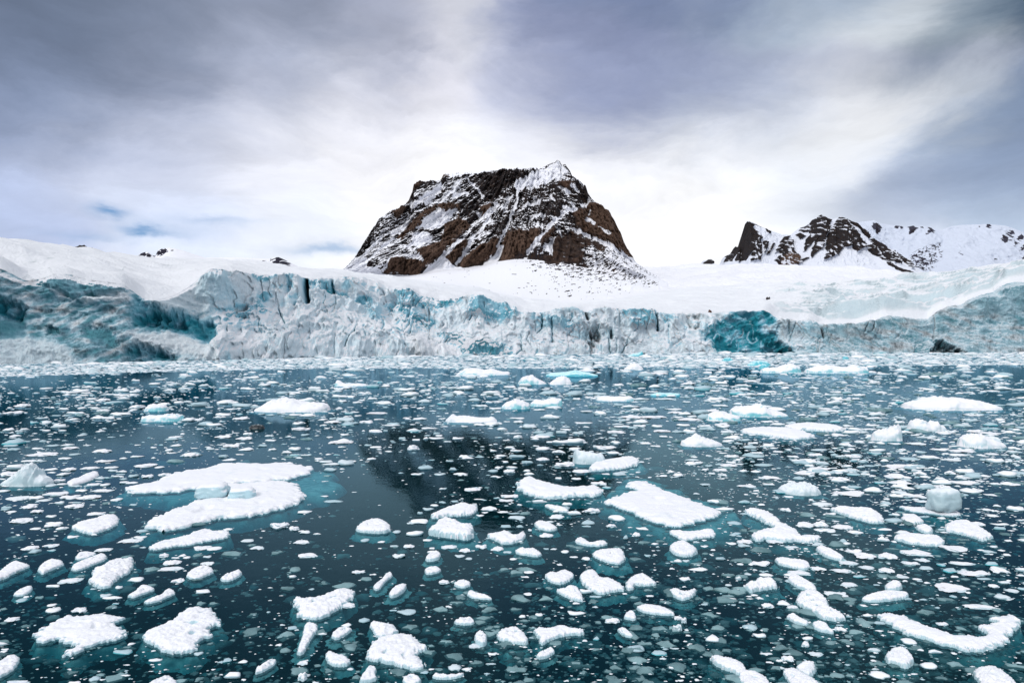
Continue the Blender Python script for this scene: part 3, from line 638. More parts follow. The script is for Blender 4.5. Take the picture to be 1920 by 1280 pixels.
def m_paint(PX, PY, s, D, wp):
    X, Z = wp[..., 0], wp[..., 2]
    up_ = (s > AS)
    e = sst(s, AS - 0.03, AS + 0.12) * (1 - sst(s, 0.93, 1.0))
    dirn = np.where(PX < 930, 1.0, 0.35)
    dirn = 1.0 - 0.9 * sst(PX, 900, 1060)
    # gullies fall to the lower left on the left half, to the lower right at the right edge
    gx = (X - dirn * Z * 0.75 + 0.35 * sst(PX, 1060, 1160) * Z)
    wpn = fbm(X / 160, Z / 160, 2.2, 3)
    big = ridged(gx / 110 + 0.5 * wpn, Z / 420, 0.2, 3, 0.5)
    medr = ridged(gx / 30 + 0.4 * wpn, Z / 85, 1.2, 4, 0.6)
    tilt = np.interp(PX, [600, 880, 1000, 1160, 1260], [0.75, 0.7, 0.15, -0.35, -0.5])
    led = ridged((X + Z) / 95, (Z - tilt * (X - 0.02 * D)) / 20, 3.0, 4, 0.55)
    fin_ = fbm((X + 0.4 * Z) / 17, Z / 11, 5.0, 4, 0.6)
    warpx = PX + 4.0 * pn(X / 24, Z / 24, 1) + 2.2 * pn(X / 9, Z / 9, 1); warpy = PY + 3.2 * pn(X / 24, Z / 24, 7) + 1.8 * pn(X / 9, Z / 9, 3)
    snow = np.zeros_like(PX)
    for k, pts, a_, v in MSN:
        w_ = poly_w(warpx, warpy, pts, a_) if k == 'p' else line_w(warpx, warpy, pts, a_)
        snow = np.maximum(snow, w_ * v)
    dark = np.zeros_like(PX)
    for pts in MDK: dark = np.maximum(dark, poly_w(warpx, warpy, pts, 6))
    brown = np.zeros_like(PX)
    for pts in MBR: brown = np.maximum(brown, poly_w(warpx, warpy, pts, 4.0))
    brn0 = brown
    colm = ridged((X + 0.25 * Z) / 13, Z / 70, 2.0, 4, 0.6)
    brown = brown * np.clip(0.62 + 0.30 * colm + 0.25 * fin_, 0, 1)
    disp = e * (1 - 0.9 * sst(PX, 1180, 1235)) * (9 * colm * brn0 + 40 * big + 15 * medr + 9 * led + 6 * fin_ - 14 * snow * up_ + 10 * brown)
    wp = wp.copy()
    r = np.hypot(wp[..., 0], wp[..., 1])
    wp[..., 0] += -disp * wp[..., 0] / r; wp[..., 1] += -disp * wp[..., 1] / r
    nrm = grid_normals(wp); nz = np.abs(nrm[..., 2])
    patch = fbm(gx / 70, Z / 120, 6.6, 3)
    dust = 0.02 + 0.95 * sst(nz + 0.17 * led + 0.11 * fin_ + 0.16 * patch + 0.10 * fbm(X / 8 + Z / 14, Z / 5.0, 9, 3), 0.72, 1.12)
    dust *= (1 - 0.62 * brn0) * (1 - 0.45 * dark)
    rs = np.maximum(snow * 1.05, dust * 0.9) - 0.12 * fin_ * (snow > 0.3)
    sc_ = poly_w(warpx, warpy, MSC, 3) * (0.75 + 0.3 * fbm(X / 12, Z / 9, 2, 3))
    # apron: smooth snow with scree specks, denser at right below the cliff
    ap = sst(PX, 930, 1060) * (1 - sst(PX, 1225, 1255))
    spk = fbm((X + Z * 0.8) / 15, (Z * 2.0 - X * 0.35 * (PX - 980) / 120) / 7.0, 3.0, 4, 0.6)
    dens = sst(s, 0.04, 0.10) * (0.38 * ap + 0.55 * ap * sst(s, 0.16, 0.27) + 0.10 * sst(PX, 760, 850))
    rock = sst(spk, 0.78 - 0.75 * dens, 0.95 - 0.75 * dens)
    rock = rock * (dens > 0.02)
    apron = 1 - rock
    edge = sst(PY - MA(PX) + 3 * pn(PX / 7, PY / 9, 3) + 4 * pn(PX / 19, 1, 3), -3, 1)
    below = (PY > 478) & (PX > 780) | (PY > 505)
    sn_ = np.where(up_ , rs, apron); 
    right = sst(PX, 1060, 1120) * sst(PY, 445 + 0 * PX, 505)
    sn_ = np.where(up_, sn_ * (1 - 0.0) + right * (1 - rock) * (1 - brown) * 0.7, sn_)
    sn_ = np.minimum(sn_, 1 - sc_ * 0.95)
    sn_ = np.maximum(sn_, sst(PX, 1228, 1246))
    mask = np.stack([np.clip(sn_, 0, 1), np.clip(0.85 * brown + 0.35 * sc_ + 0.22 + 0.25 * fin_, 0, 1), 0 * sn_, np.ones_like(sn_)], -1)
    return wp, mask
M_ROCK = rock_mat('mountain_rock')
relief('mountain', 'steep dark rock mountain dusted with snow rising behind the glacier', 618, 1289, 0.9, 300, m_y, m_d, m_paint, M_ROCK)

def Z3(p): return [(1300 + x / 6, 390 + y / 6) for x, y in p]
def Z4(p): return [(1600 + x / 6, 390 + y / 6) for x, y in p]
PS = curve([(1300, 502), (1312, 496), (1318, 489), (1329, 486), (1336, 494), (1345, 498), (1352, 493), (1357, 482), (1370, 475), (1376, 466), (1379, 461), (1383, 468), (1390, 452), (1395, 440), (1398, 424), (1401, 414), (1412, 417), (1425, 424), (1438, 430), (1467, 440), (1483, 440), (1490, 434), (1495, 430),
 (1515, 420), (1522, 413), (1532, 406), (1540, 402.5), (1547, 406), (1553, 408), (1565, 410), (1577, 405.5), (1588, 410), (1600, 416), (1612, 427), (1623, 438), (1650, 455), (1667, 467), (1693, 488), (1712, 501), (1732, 514), (1760, 522)])
PRK = [Z3([(320,620),(350,550),(420,510),(475,430),(500,470),(540,370),(600,150),(650,150),(680,180),(650,230),(700,290),(750,350),(720,370),(740,480),(720,600),(610,605),(650,470),(560,610),(440,610),(480,500),(410,610)]), Z3([(755,380),(830,380),(800,480),(760,520)]), Z3([(880,400),(900,400),(830,520),(800,530)]),
 Z3([(880,520),(940,420),(1000,310),(1050,330),(1020,380),(960,470)]), Z3([(880,600),(920,540),(1030,360),(1090,370),(1080,470),(1170,540),(1170,600),(1080,665),(940,660)]), Z3([(1120,310),(1160,290),(1230,330),(1180,360)]), Z3([(1160,270),(1180,240),(1290,190),(1250,290),(1200,290)]),
 Z3([(1300,180),(1340,130),(1440,75),(1530,120),(1500,230),(1460,330),(1420,450),(1290,570),(1310,440),(1360,350),(1210,500),(1240,370),(1270,290)]), Z3([(1430,590),(1460,430),(1500,260),(1590,140),(1660,90),(1720,190),(1780,270),(1860,370),(1910,440),(1800,500),(1740,440),(1640,450),(1580,540)]),
 [(1582,405),(1600,414),(1626,438),(1622,450),(1605,432),(1590,420)], Z4([(120,460),(140,400),(180,350),(260,400),(420,520),(490,640),(400,610),(300,570),(200,540)]), Z4([(380,450),(450,500),(640,670),(600,690),(500,590)]), Z3([(90,640),(110,615),(170,575),(215,630),(180,640)])]
PLN = [(Z4([(140,470),(380,650),(520,720),(690,768)]), 2.6), (Z4([(180,310),(420,470)]), 1.6), (Z3([(690,180),(780,240),(830,290)]), 1.6), (Z4([(640,640),(790,738)]), .9), (Z3([(1150,630),(1240,570)]), 2.0)]
def p_paint(PX, PY, s, D, wp):
    X, Z = wp[..., 0], wp[..., 2]
    fin_ = fbm(X / 22, Z / 22, 5.0, 4, 0.6); gul = ridged(X / 55 - Z / 80, Z / 160, 1, 4, 0.55)
    wx_ = PX + 1.2 * pn(X / 25, Z / 25, 1); wy_ = PY + 1.2 * pn(X / 25, Z / 25, 5)
    rk = np.zeros_like(PX)
    for p in PRK: rk = np.maximum(rk, poly_w(wx_, wy_, p, 1.4))
    for p, w_ in PLN: rk = np.maximum(rk, line_w(wx_, wy_, p, w_) * 1.2)
    e = 1 - sst(s, 0.93, 1.0)
    wp = wp.copy(); wp[..., 1] -= e * (14 * gul + 8 * fin_ + 25 * np.clip(rk, 0, 1))
    nz = np.abs(grid_normals(wp)[..., 2])
    dust = 0.62 * sst(nz + 0.30 * fin_ + 0.15 * gul, 0.90, 1.25)
    rk = sst(rk, 0.15, 0.55)
    spk = sst(fbm(X / 16, Z / 9, 8, 3), 0.5, 0.65) * np.maximum(poly_w(PX, PY, Z3([(1680,650),(1900,480),(1920,560),(1750,660)]), 4), poly_w(PX, PY, Z3([(1300,640),(1500,620),(1500,670),(1300,670)]), 3))
    sn_ = (1 - rk) + rk * dust
    sn_ = np.minimum(sn_, 1 - 0.9 * spk)
    br = poly_w(PX, PY, Z3([(940,660),(950,560),(1060,500),(1170,560),(1170,600),(1080,670)]), 4) + 0.25 * (fin_ > 0.2)
    return wp, np.stack([np.clip(sn_, 0, 1), np.clip(br, 0, 1), 0 * br, np.ones_like(br)], -1)
M_PEAK = rock_mat('peak_rock', sc=0.05, snowc=(0.68, 0.71, 0.79))  # snow bluer and darker: distance haze painted into its colour
M_FIELD = rock_mat('field_snow', sc=0.05)
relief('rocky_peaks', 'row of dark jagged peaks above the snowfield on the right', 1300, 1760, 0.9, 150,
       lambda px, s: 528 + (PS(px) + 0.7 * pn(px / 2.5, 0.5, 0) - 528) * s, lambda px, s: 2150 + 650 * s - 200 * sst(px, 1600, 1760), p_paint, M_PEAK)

RS = curve([(1560, 430), (1600, 419), (1612, 416), (1640, 413), (1652, 419), (1670, 422), (1690, 424), (1700, 426), (1712, 423), (1722, 426), (1735, 424), (1755, 430), (1765, 431), (1785, 424), (1800, 422), (1850, 420), (1885, 423), (1900, 428), (1920, 436), (2000, 452), (2300, 470), (2600, 500)])
RSP = [(1643, 424, 9, 1), (1650, 432, 7, 1), (1708, 427, 9, 1), (1708, 435, 5, 1), (1682, 423, 5, 1), (1690, 427, 3, 1), (1728, 426, 4, 1), (1743, 431, 8, .9), (1735, 436, 6, .7), (1852, 423, 8, .8), (1835, 426, 6, .6), (1822, 436, 6, .5), (1895, 437, 10, .8), (1880, 450, 9, .8), (1912, 446, 6, .9), (1912, 466, 8, .8), (1900, 457, 7, .8), (1918, 487, 7, .9),
       (1798, 475, 6, .6), (1868, 485, 9, .6), (1845, 494, 8, .5), (1925, 470, 12, .8)]
def r_paint(PX, PY, s, D, wp):
    X, Z = wp[..., 0], wp[..., 2]
    fin_ = fbm(X / 30, Z / 30, 5.0, 4, 0.6)
    dash = ridged((X + Z * 1.1) / 46, (Z - X * 0.75) / 14, 4, 3, 0.6) + 0.6 * fin_
    rk = 0 * PX
    for x, y, r, v in RSP: rk = np.maximum(rk, v * np.exp(-(((PX - x) ** 2 + (PY - y) ** 2) / (r * r))))
    rk = sst(rk + 0.35 * fin_ + 0.1 * dash, 0.55, 0.8)
    fld = 0.7 * poly_w(PX, PY, Z4([(640,560),(740,460),(880,400),(1010,380),(1020,560),(960,700),(820,720),(680,640)]), 8) + 0.4 * poly_w(PX, PY, Z4([(1350,660),(1650,510),(1900,500),(1900,620)]), 8) + 0.35 * poly_w(PX, PY, Z4([(1000,260),(1600,180),(1900,300),(1900,480),(1550,480)]), 10)
    rk = np.maximum(rk, fld * sst(dash, 0.85, 1.35) * 1.1)
    wp = wp.copy(); wp[..., 1] -= (1 - sst(s, .93, 1)) * (60 * fbm(X / 300, Z / 200, 1, 3) + 12 * fin_)
    return wp, np.stack([np.clip(1 - rk, 0, 1), 0.1 + 0 * rk, 0 * rk, np.ones_like(rk)], -1)
M_RIDGE = rock_mat('ridge_rock', dark=(0.05, 0.05, 0.075), brown=(0.09, 0.07, 0.08), snowc=(0.58, 0.63, 0.74), sc=0.02)  # haze over the far ridge is put into the snow tint
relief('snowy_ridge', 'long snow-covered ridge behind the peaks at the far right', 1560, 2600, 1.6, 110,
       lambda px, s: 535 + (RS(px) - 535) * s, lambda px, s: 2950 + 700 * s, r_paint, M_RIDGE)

FS = curve_s([(1100, 512), (1200, 506), (1245, 503), (1320, 497.5), (1400, 495), (1500, 497), (1600, 503), (1700, 511), (1760, 514), (1860, 516)])
def f_paint(PX, PY, s, D, wp):
    X = wp[..., 0]
    wp = wp.copy(); wp[..., 2] += 18.0 * fbm(X / 170, D / 80, 1, 5) * sst(s, 0, .1) * (1 - sst(s, .9, 1))
    gy = sst(fbm(PX / 45, PY / 3.0, 2, 3), 0.45, 0.8)
    return wp, np.stack([1 - 0.42 * gy, 0 * gy, 0 * gy, np.ones_like(gy)], -1)
relief('snowfield', 'smooth white snowfield between the mountain and the peaks', 1100, 1860, 1.5, 80,
       lambda px, s: 562 + (FS(px) - 562) * s ** 0.5, lambda px, s: 950 + 1250 * s, f_paint, M_FIELD, back=300)

HS = curve([(230, 500), (250, 487), (262, 476), (270, 473), (277, 472), (284, 478), (291, 480), (297, 468), (305, 466), (318, 464), (330, 466), (345, 470), (365, 477), (385, 483), (410, 482.5), (440, 482), (480, 484), (505, 485), (513, 483), (522, 482), (532, 486), (545, 493), (560, 500), (590, 504), (640, 508), (700, 512)])
def h_paint(PX, PY, s, D, wp):
    X, Z = wp[..., 0], wp[..., 2]
    fin_ = fbm(X / 14, Z / 10, 5.0, 4, 0.6)
    rk = 0 * PX
    for x, y, r, v in [(267, 477, 6, 1), (278, 481, 4, 1), (298, 474, 6, 1), (306, 471, 6, 1), (290, 480, 3, .7), (322, 470, 3, .6), (524, 486, 7, 1), (518, 492, 7, 1), (532, 494, 8, 1), (520, 500, 6, .9), (540, 500, 6, .8), (548, 504, 4, .6), (510, 487, 4, .6), (495, 490, 3, .5)]:
        rk = np.maximum(rk, v * np.exp(-(((PX - x) / (1.6 * r)) ** 2 + ((PY - y) / (1.1 * r)) ** 2)))
    rk = sst(rk + 0.45 * fin_, 0.45, 0.65)
    return wp, np.stack([np.clip(1 - rk, 0, 1), 0.1 + 0 * rk, 0 * rk, np.ones_like(rk)], -1)
relief('snow_hills', 'low snowy hills with a few dark outcrops behind the glacier on the left', 230, 700, 1.0, 60,
       lambda px, s: 525 + (HS(px) - 525) * s, lambda px, s: 1900 + 500 * s, h_paint, rock_mat('hill_rock', dark=(0.02, 0.02, 0.04), brown=(0.06, 0.05, 0.06), sc=0.05))
# ------------------------------------------------------------------ ice on the water
REG = {'A4': (0, 660, 3), 'A5': (640, 660, 3), 'A6': (1280, 660, 3), 'B1': (0, 940, 3), 'B2': (640, 940, 3), 'B3': (1280, 940, 3),
       'C1': (0, 690, 4.8), 'C2': (400, 690, 4.8), 'C3': (800, 690, 4.8), 'C4': (1200, 690, 5.12), 'C5': (1560, 690, 5.12), 'P': (0, 0, 1)}
def px_of(reg, pts):
    ox, oy, k = REG[reg]
    return [(ox + x / k, oy + y / k) for x, y in pts]
def to_plane(px, py, z=0.0):
    D = (CH - z) * F / (np.asarray(py, float) - HZ)
    return np.stack([D * (np.asarray(px, float) - 960) / F, D], -1)
def chaikin(p, n=1):
    p = np.array(p, float)
    for _ in range(n):
        q = np.roll(p, -1, axis=0)
        p = np.stack([0.8 * p + 0.2 * q, 0.2 * p + 0.8 * q], 1).reshape(-1, 2)
    return p
REFS = []       # (px, py, short name) used when the small lumps are described
REFN = {}
def floe(reg, H, short, label, pts, foot=6, extra=None, mat=None, bump=1.0, seed=0, foot_depth=0.16):
    pp = px_of(reg, pts); a = np.array(pp)
    H = H * float(np.interp(a[:, 1].mean(), [900, 960, 1060, 1250], [0.70, 0.62, 0.46, 0.38]))
    cxp, cyp = a[:, 0].mean(), a[:, 1].mean()
    REFS.append((cxp, cyp, a[:, 0].max() - a[:, 0].min(), a[:, 1].max() - a[:, 1].min(), short))
    poly = chaikin(to_plane(a[:, 0], a[:, 1], H * 0.75), 2)
    Dm = poly[:, 1].mean(); mpp = Dm / F
    c = poly.mean(0); root = bpy.data.objects.new('ice_floe', None); COL.objects.link(root)
    root.location = (c[0], c[1], 0); root.empty_display_size = 0.2
    tag(root, label, 'ice floe', 'ice floes on the water')
    lo, hi = poly.min(0), poly.max(0)
    sx, sy = hi - lo
    cell = max(1.5 * mpp, math.sqrt(sx * sy / 14000.0))
    m = 2.5 * cell
    xs = np.arange(lo[0] - m, hi[0] + m, cell); ys = np.arange(lo[1] - m, hi[1] + m, cell)
    GX, GY = np.meshgrid(xs, ys)
    sz = min(sx, sy)
    fq = 1.0 / max(0.10, sz * 0.22)
    sdv = sdist(GX, GY, poly) + 0.04 * sz * pn(GX * fq * 2.3, GY * fq * 2.3, seed) + 0.045 * sz * pn(GX * fq * 5, GY * fq * 5, seed) + 0.02 * sz * pn(GX * fq * 11, GY * fq * 11, seed) - 0.01 * sz
    r = max(0.13 * sz, 1.2 * cell)
    t = np.clip(sdv / r, 0, 1)
    prof = 0.26 + 0.74 * np.sqrt(1 - (1 - t) ** 2)
    und = 0.5 * fbm(GX * fq * 0.8, GY * fq * 0.8, seed + 2, 3) + 0.22 * ridged(GX * fq * 2, GY * fq * 2, seed + 5, 3) + 0.10 * fbm(GX * fq * 6, GY * fq * 6, seed + 8, 3)
    z = H * (prof * (1 + 0.40 * bump * und * sst(sdv, 0, r * 1.2))) + 0.05 * H * bump * pn(GX * fq * 9, GY * fq * 9, 3) + 0.016 * bump * sst(sdv, 0, 2 * r) * (ridged(GX * fq * 1.1 + seed, GY * fq * 1.1, seed + 1, 3, 0.45) - 0.6) - 0.05 * bump * sst(pn(GX * fq * 1.2, GY * fq * 1.2, seed + 20), 0.30, 0.55) * sst(sdv, 0.3 * r, 2 * r)
    z = np.maximum(z, 0.18 * H)
    out_ = sdv <= 0
    z = np.where(out_, -0.03, z)
    ga, gb = np.gradient(sdv, cell); gl_ = np.hypot(ga, gb) + 1e-6
    sh = np.where(out_, np.clip(-sdv / np.maximum(gl_, 0.7) - 0.5 * cell, 0, 0.4 * cell), 0)
    V = np.stack([GX - c[0] + sh * gb / gl_, GY - c[1] + sh * ga / gl_, z], -1).reshape(-1, 3)
    f = grid_faces(*GX.shape, some=(sdv > 0))
    V, f, _ = compact(V, f)
    cap = mesh_obj('snow_cover', V, f, mat or M_SNOWFLOE, parent=root)
    # submerged ice foot
    fw = max(foot * mpp * 2.2, 2 * cell)
    polys = [poly]
    if extra: 
        e = px_of(reg, extra); e = np.array(e); ep = chaikin(to_plane(e[:, 0], e[:, 1], -0.08), 2); polys.append(ep)
    al = np.concatenate(polys); lo, hi = al.min(0) - fw * 1.5, al.max(0) + fw * 1.5
    cell2 = max(cell * 0.9, math.sqrt((hi[0] - lo[0]) * (hi[1] - lo[1]) / 9000.0))
    GX, GY = np.meshgrid(np.arange(lo[0], hi[0], cell2), np.arange(lo[1], hi[1], cell2))
    s1 = sdist(GX, GY, poly) + fw * (0.75 + 0.6 * pn(GX * fq * 1.3, GY * fq * 1.3, seed + 11))
    if extra: s1 = np.maximum(s1, sdist(GX, GY, polys[1]) + 0.12 * sz * pn(GX * fq * 1.3, GY * fq * 1.3, seed))
    q = np.clip(s1 / fw, 0, 1); fd_ = foot_depth * min(1.0, max(0.12, sz / 1.1)) * 0.8
    z = -0.03 - fd_ * 1.3 * (1 - q) ** 1.7 - 0.02 * fd_ / 0.2 * (1 + ridged(GX * fq * 1.6, GY * fq * 1.6, 6 + seed, 3, 0.5)) - 0.012 * (1 + pn(GX * fq * 3, GY * fq * 3, 6))
    ga, gb = np.gradient(s1, cell2); gl_ = np.hypot(ga, gb) + 1e-6; sh = np.where(s1 < 0, np.clip(-s1 / np.maximum(gl_, 0.7) - 0.3 * cell2, 0, 0.8 * cell2), 0)
    f = grid_faces(*GX.shape, some=(s1 > 0) & (sdist(GX, GY, poly) < 3 * cell2 + 0.2 * sz))
    if len(f):
        V = np.stack([GX - c[0] + sh * gb / gl_, GY - c[1] + sh * ga / gl_, z], -1).reshape(-1, 3)
        V, f, _ = compact(V, f)
        mesh_obj('submerged_ice', V, f, M_SUB, parent=root)
    return root

def berg(reg, ybase, short, label, contour, mat, depth=0.5, cat='ice block', name='ice_block', rough=1.0, seed=0, ref=True, group='larger ice blocks on the water'):
    pp = np.array(px_of(reg, contour)); yb = REG[reg][1] + ybase / REG[reg][2]
    D = CH * F / (yb - HZ); k = D / F
    x0, x1 = pp[:, 0].min(), pp[:, 0].max(); wpx = x1 - x0
    wm = wpx * k; dm = wm * depth * 0.5
    nx = int(np.clip(wpx * 0.9, 30, 140)); ny = int(np.clip(nx * 0.55, 20, 60))
    u = np.linspace(-0.04, 1.04, nx); v = np.linspace(-1.05, 1.05, ny)
    U, Vv = np.meshgrid(u, v)
    o_ = np.argsort(pp[:, 0]); top = np.interp(x0 + U * wpx, pp[o_, 0], pp[o_, 1])
    hpx = np.maximum(yb - top, 0)
    h = hpx * k * 0.84
    hm = h.max()
    ax = np.sqrt(np.clip(1 - (2 * np.clip(U, 0, 1) - 1) ** 2, 0, 1)) ** 0.6
    v0 = 0.35 * pn(U * 2.2 + seed, 0.4, 1.0) + 0.12 * pn(U * 7 + seed, 1, 2)
    vv = (Vv - v0) / (1 + np.sign(Vv - v0) * -v0 + 1e-6) / np.maximum(ax, 0.05)
    pr = np.clip(1 - np.abs(vv) ** 2.0, -0.3, 1)
    pr = np.where(pr > 0, np.abs(pr) ** 0.55, pr)
    nzv = fbm(U * 5 + seed, Vv * 2.5, seed + 1, 4, 0.55) * 0.22 * rough + 0.14 * rough * ridged(U * 9 + seed, Vv * 4, seed + 4, 3, .6) - 0.08 * rough
    z = h * pr * (1 + nzv * (1 - 0.6 * (np.abs(vv) < 0.15))) 
    z = np.where(pr <= 0, -0.1 * hm - 0.05, z - 0.01 * hm)
    z = np.where((U < 0) | (U > 1), -0.1 * hm - 0.05, z)
    cy = D + dm * 0.9
    V = np.stack([(U - 0.5) * wm, Vv * dm + 0.03 * wm * pn(U * 6, Vv * 3, seed + 7), z], -1).reshape(-1, 3)
    f = grid_faces(ny, nx, mask=(pr > -0.29) | True)
    o = mesh_obj(name, V, f, mat)
    o.location = (((x0 + x1) / 2 - 960) * k * (cy / D), cy, 0)
    tag(o, label, cat, group)
    if ref: REFS.append(((x0 + x1) / 2, yb - 3, wpx, yb - pp[:, 1].min(), short))
    return o

# prototypes for the lumps
def ico(sub):
    bm_ = bpy.data.meshes.new('tmp')
    import bmesh
    b = bmesh.new(); bmesh.ops.create_icosphere(b, subdivisions=sub, radius=1.0); b.to_mesh(bm_); b.free()
    v = np.array([p.co[:] for p in bm_.vertices]); f = np.array([list(p.vertices) for p in bm_.polygons]); bpy.data.meshes.remove(bm_)
    return v, f
IV, IF = ico(4); IV2, IF2 = ico(3); IVL, IFL = ico(2)
def lump_shape(v, seed, amp=0.34, z0=-0.25):
    p = v.copy(); x, y, z = p.T
    s = seed * 3.17
    d = 1 + amp * fbm(x * 1.15 + s, y * 1.15, z * 1.1 + s, 3, 0.5) + 0.22 * amp * ridged(x * 2.6 + s, y * 2.6, z * 2.6, 3, 0.55) + 0.07 * fbm(x * 7, y * 7 + s, z * 7, 2) + 0.5 * amp * np.round(2.5 * fbm(x * 1.9 + s, y * 1.9, z * 1.9 + 4, 2)) / 2.5
    st = 1 + 0.35 * math.sin(seed * 1.9)
    p = p * d[:, None]
    # pinch and bend so that outlines differ (bones, wedges, double humps)
    b = 0.30 * math.sin(seed * 2.7)
    p[:, 1] += b * (p[:, 0] ** 2 - 0.4)
    if seed % 3 == 0: p[:, 1] *= 0.55 + 0.5 * np.abs(p[:, 0] + 0.15)
    if seed % 4 == 1: p[:, 2] *= 0.55 + 0.55 * np.abs(p[:, 0] - 0.2 + 0.2 * np.sin(p[:, 1] * 3))
    if seed % 5 == 2: p[:, 2] = p[:, 2] * (0.9 + 0.35 * (p[:, 0] > 0.1) * sst(p[:, 0], 0.1, 0.4))
    p[:, 2] = np.where(p[:, 2] < z0, z0 + (p[:, 2] - z0) * 0.15, p[:, 2])
    p[:, 0] /= np.abs(p[:, 0]).max(); p[:, 1] /= np.abs(p[:, 1]).max(); p[:, 2] -= z0 * 0.6; p[:, 2] /= p[:, 2].max()
    return p
NPR = 18
PROTO = [lump_shape(IV, i + 1) for i in range(NPR)]
PROTO2 = [lump_shape(IVL, i + 1, 0.42) for i in range(NPR)]
chunk_mesh = {}
def get_mesh(i, kind):
    if (i, kind) not in chunk_mesh:
        mat = {'w': M_CHUNK, 'g': M_CLEAR, 'k': M_DARK, 'c': M_CYAN}[kind]
        o = mesh_obj('ice_lump', PROTO[i], IF, mat); me = o.data
        bpy.data.objects.remove(o); chunk_mesh[(i, kind)] = me
    return chunk_mesh[(i, kind)]
def lump_dims(cxp, cyp, wp_, hp_):
    """waterline distance and real size of a lump seen as a wp_ x hp_ pixel blob"""
    yb = cyp + 0.40 * hp_
    D = CH * F / (yb - HZ); k = D / F; sn = (yb - HZ) / F
    w_ = wp_ * k
    dep = min(w_ * 0.85, 0.90 * hp_ * k / sn)
    hgt = max((hp_ * k - dep * sn * 0.75) * 0.62, 0.11 * hp_ * k, 0.055 * w_)
    return D, k, w_, dep, hgt

rng = np.random.RandomState(11)
def brash_mat():
    m, t, o = new_mat('brash')
    g = t.new('ShaderNodeNewGeometry'); s = t.new('ShaderNodeSeparateXYZ'); t.l.new(g.outputs['Normal'], s.inputs[0])
    rr_ = g.outputs['Random Per Island']
    n = t.noise(g.outputs['Position'], 14, 4, 0.6)
    side = t.mix(t.ramp(rr_, 0.90, 0.97), (0.34, 0.50, 0.56), (0.10, 0.50, 0.58))
    top = t.mix(t.ramp(rr_, 0.45, 0.80), (0.82, 0.84, 0.87), (0.40, 0.54, 0.60))
    f = t.ramp(t.math('ADD', s.outputs[2], t.math('MULTIPLY', t.math('SUBTRACT', n, 0.5), 0.5)), 0.15, 0.6)
    principled(t, o, t.mix(f, side, top), 0.6, n, 0.3, 0.4, 0.02)
    return m
M_BRASH = brash_mat()
FL = 'floe'
fl = floe
fl('P', 0.13, 'long upper slab floe', 'long flat white snow floe, upper of the two big left slabs', [(227,916),(247,908),(273,903),(300,895),(317,886),(350,879),(383,877),(410,867),(440,865),(467,866),(500,867),(547,864),(552,871),(567,870),(587,872),(588,880),(580,887),(560,888),(547,895),(513,898),(467,901),(433,903),(413,908),(383,910),(363,913),(340,918),(300,920),(267,920),(240,919)],
   9, [(395,905),(540,900),(585,878),(612,878),(632,889),(640,903),(632,922),(610,934),(575,945),(540,952),(400,945),(235,932),(225,918)], seed=1, foot_depth=0.22)
fl('P', 0.17, 'lower slab floe', 'broad white snow floe with two blocks on it, lower of the two big left slabs', [(267,985),(277,973),(305,960),(337,947),(370,935),(395,912),(430,905),(470,903),(510,900),(547,901),(563,908),(570,925),(565,938),(540,946),(520,951),(467,963),(430,965),(400,968),(350,981),(320,989),(293,986)],
   7, [(262,987),(300,996),(345,994),(400,980),(470,974),(530,960),(568,944),(560,935),(300,975)], seed=2, foot_depth=0.22)
fl('A5', 0.17, 'sausage-shaped floe', 'curved white floe with raised ends and teal sides, in the middle', [(985,745),(1010,705),(1060,692),(1130,720),(1220,745),(1310,755),(1380,745),(1450,750),(1475,780),(1420,798),(1340,795),(1250,806),(1180,810),(1100,800),(1050,785),(1000,765)], 5,
   [(985,760),(1060,800),(1180,835),(1300,835),(1430,815),(1478,790),(1400,780)], seed=3, foot_depth=0.2)
fl('P', 0.14, 'kite-shaped floe', 'large kite-shaped flat white floe edged with teal, right of the middle', [(1128,937),(1147,932),(1173,922),(1200,915),(1176,910),(1174,902),(1203,898),(1220,905),(1250,918),(1280,928),(1300,937),(1330,948),(1357,956),(1340,965),(1310,972),(1283,980),(1265,984),(1230,975),(1200,965),(1170,950),(1150,944)], 7,
   [(1125,935),(1175,985),(1230,1000),(1300,1004),(1372,997),(1402,972),(1375,950),(1330,940),(1200,890),(1160,900)], seed=4, foot_depth=0.24)
fl('P', 0.17, 'flat-topped floe', 'white rounded floe with a teal underside right beside the wedge', [(1103,873),(1117,863),(1140,860),(1173,855),(1197,856),(1199,864),(1190,870),(1160,875),(1130,878),(1110,879)], 6, [(1103,876),(1140,886),(1185,885),(1215,879),(1212,872),(1195,862)], seed=5)
fl('B1', 0.13, 'ragged star floe', 'ragged star-shaped white floe at the bottom left', [(178,742),(215,728),(250,695),(330,655),(385,632),(440,640),(520,628),(600,622),(640,630),(705,648),(660,665),(640,680),(675,700),(720,730),(690,755),(600,775),(540,790),(490,805),(455,835),(400,858),(350,858),(365,835),(420,815),(445,795),(400,798),(350,780),(340,762),(280,770),(215,785),(195,770),(225,752)], 4, seed=6, bump=1.2)
fl('B1', 0.15, 'notched floe', 'lumpy white floe with bites out of its right side, bottom left', [(800,748),(830,715),(900,690),(970,660),(1010,620),(1060,590),(1120,585),(1150,592),(1210,597),(1200,630),(1245,660),(1250,680),(1170,695),(1175,725),(1205,740),(1150,755),(1110,775),(1115,815),(1080,835),(1000,838),(930,835),(880,800),(810,780)], 7, [(800,770),(900,850),(1010,870),(1130,850),(1215,760),(1255,690),(1200,600)], seed=7, bump=1.3)
fl('B1', 0.10, 'low elongated floe', 'low elongated snow floe just below the two big slabs', [(835,250),(880,225),(960,205),(1050,185),(1090,165),(1160,143),(1200,160),(1280,157),(1300,175),(1270,200),(1180,212),(1090,232),(980,245),(880,262),(840,262)], 4, seed=8)
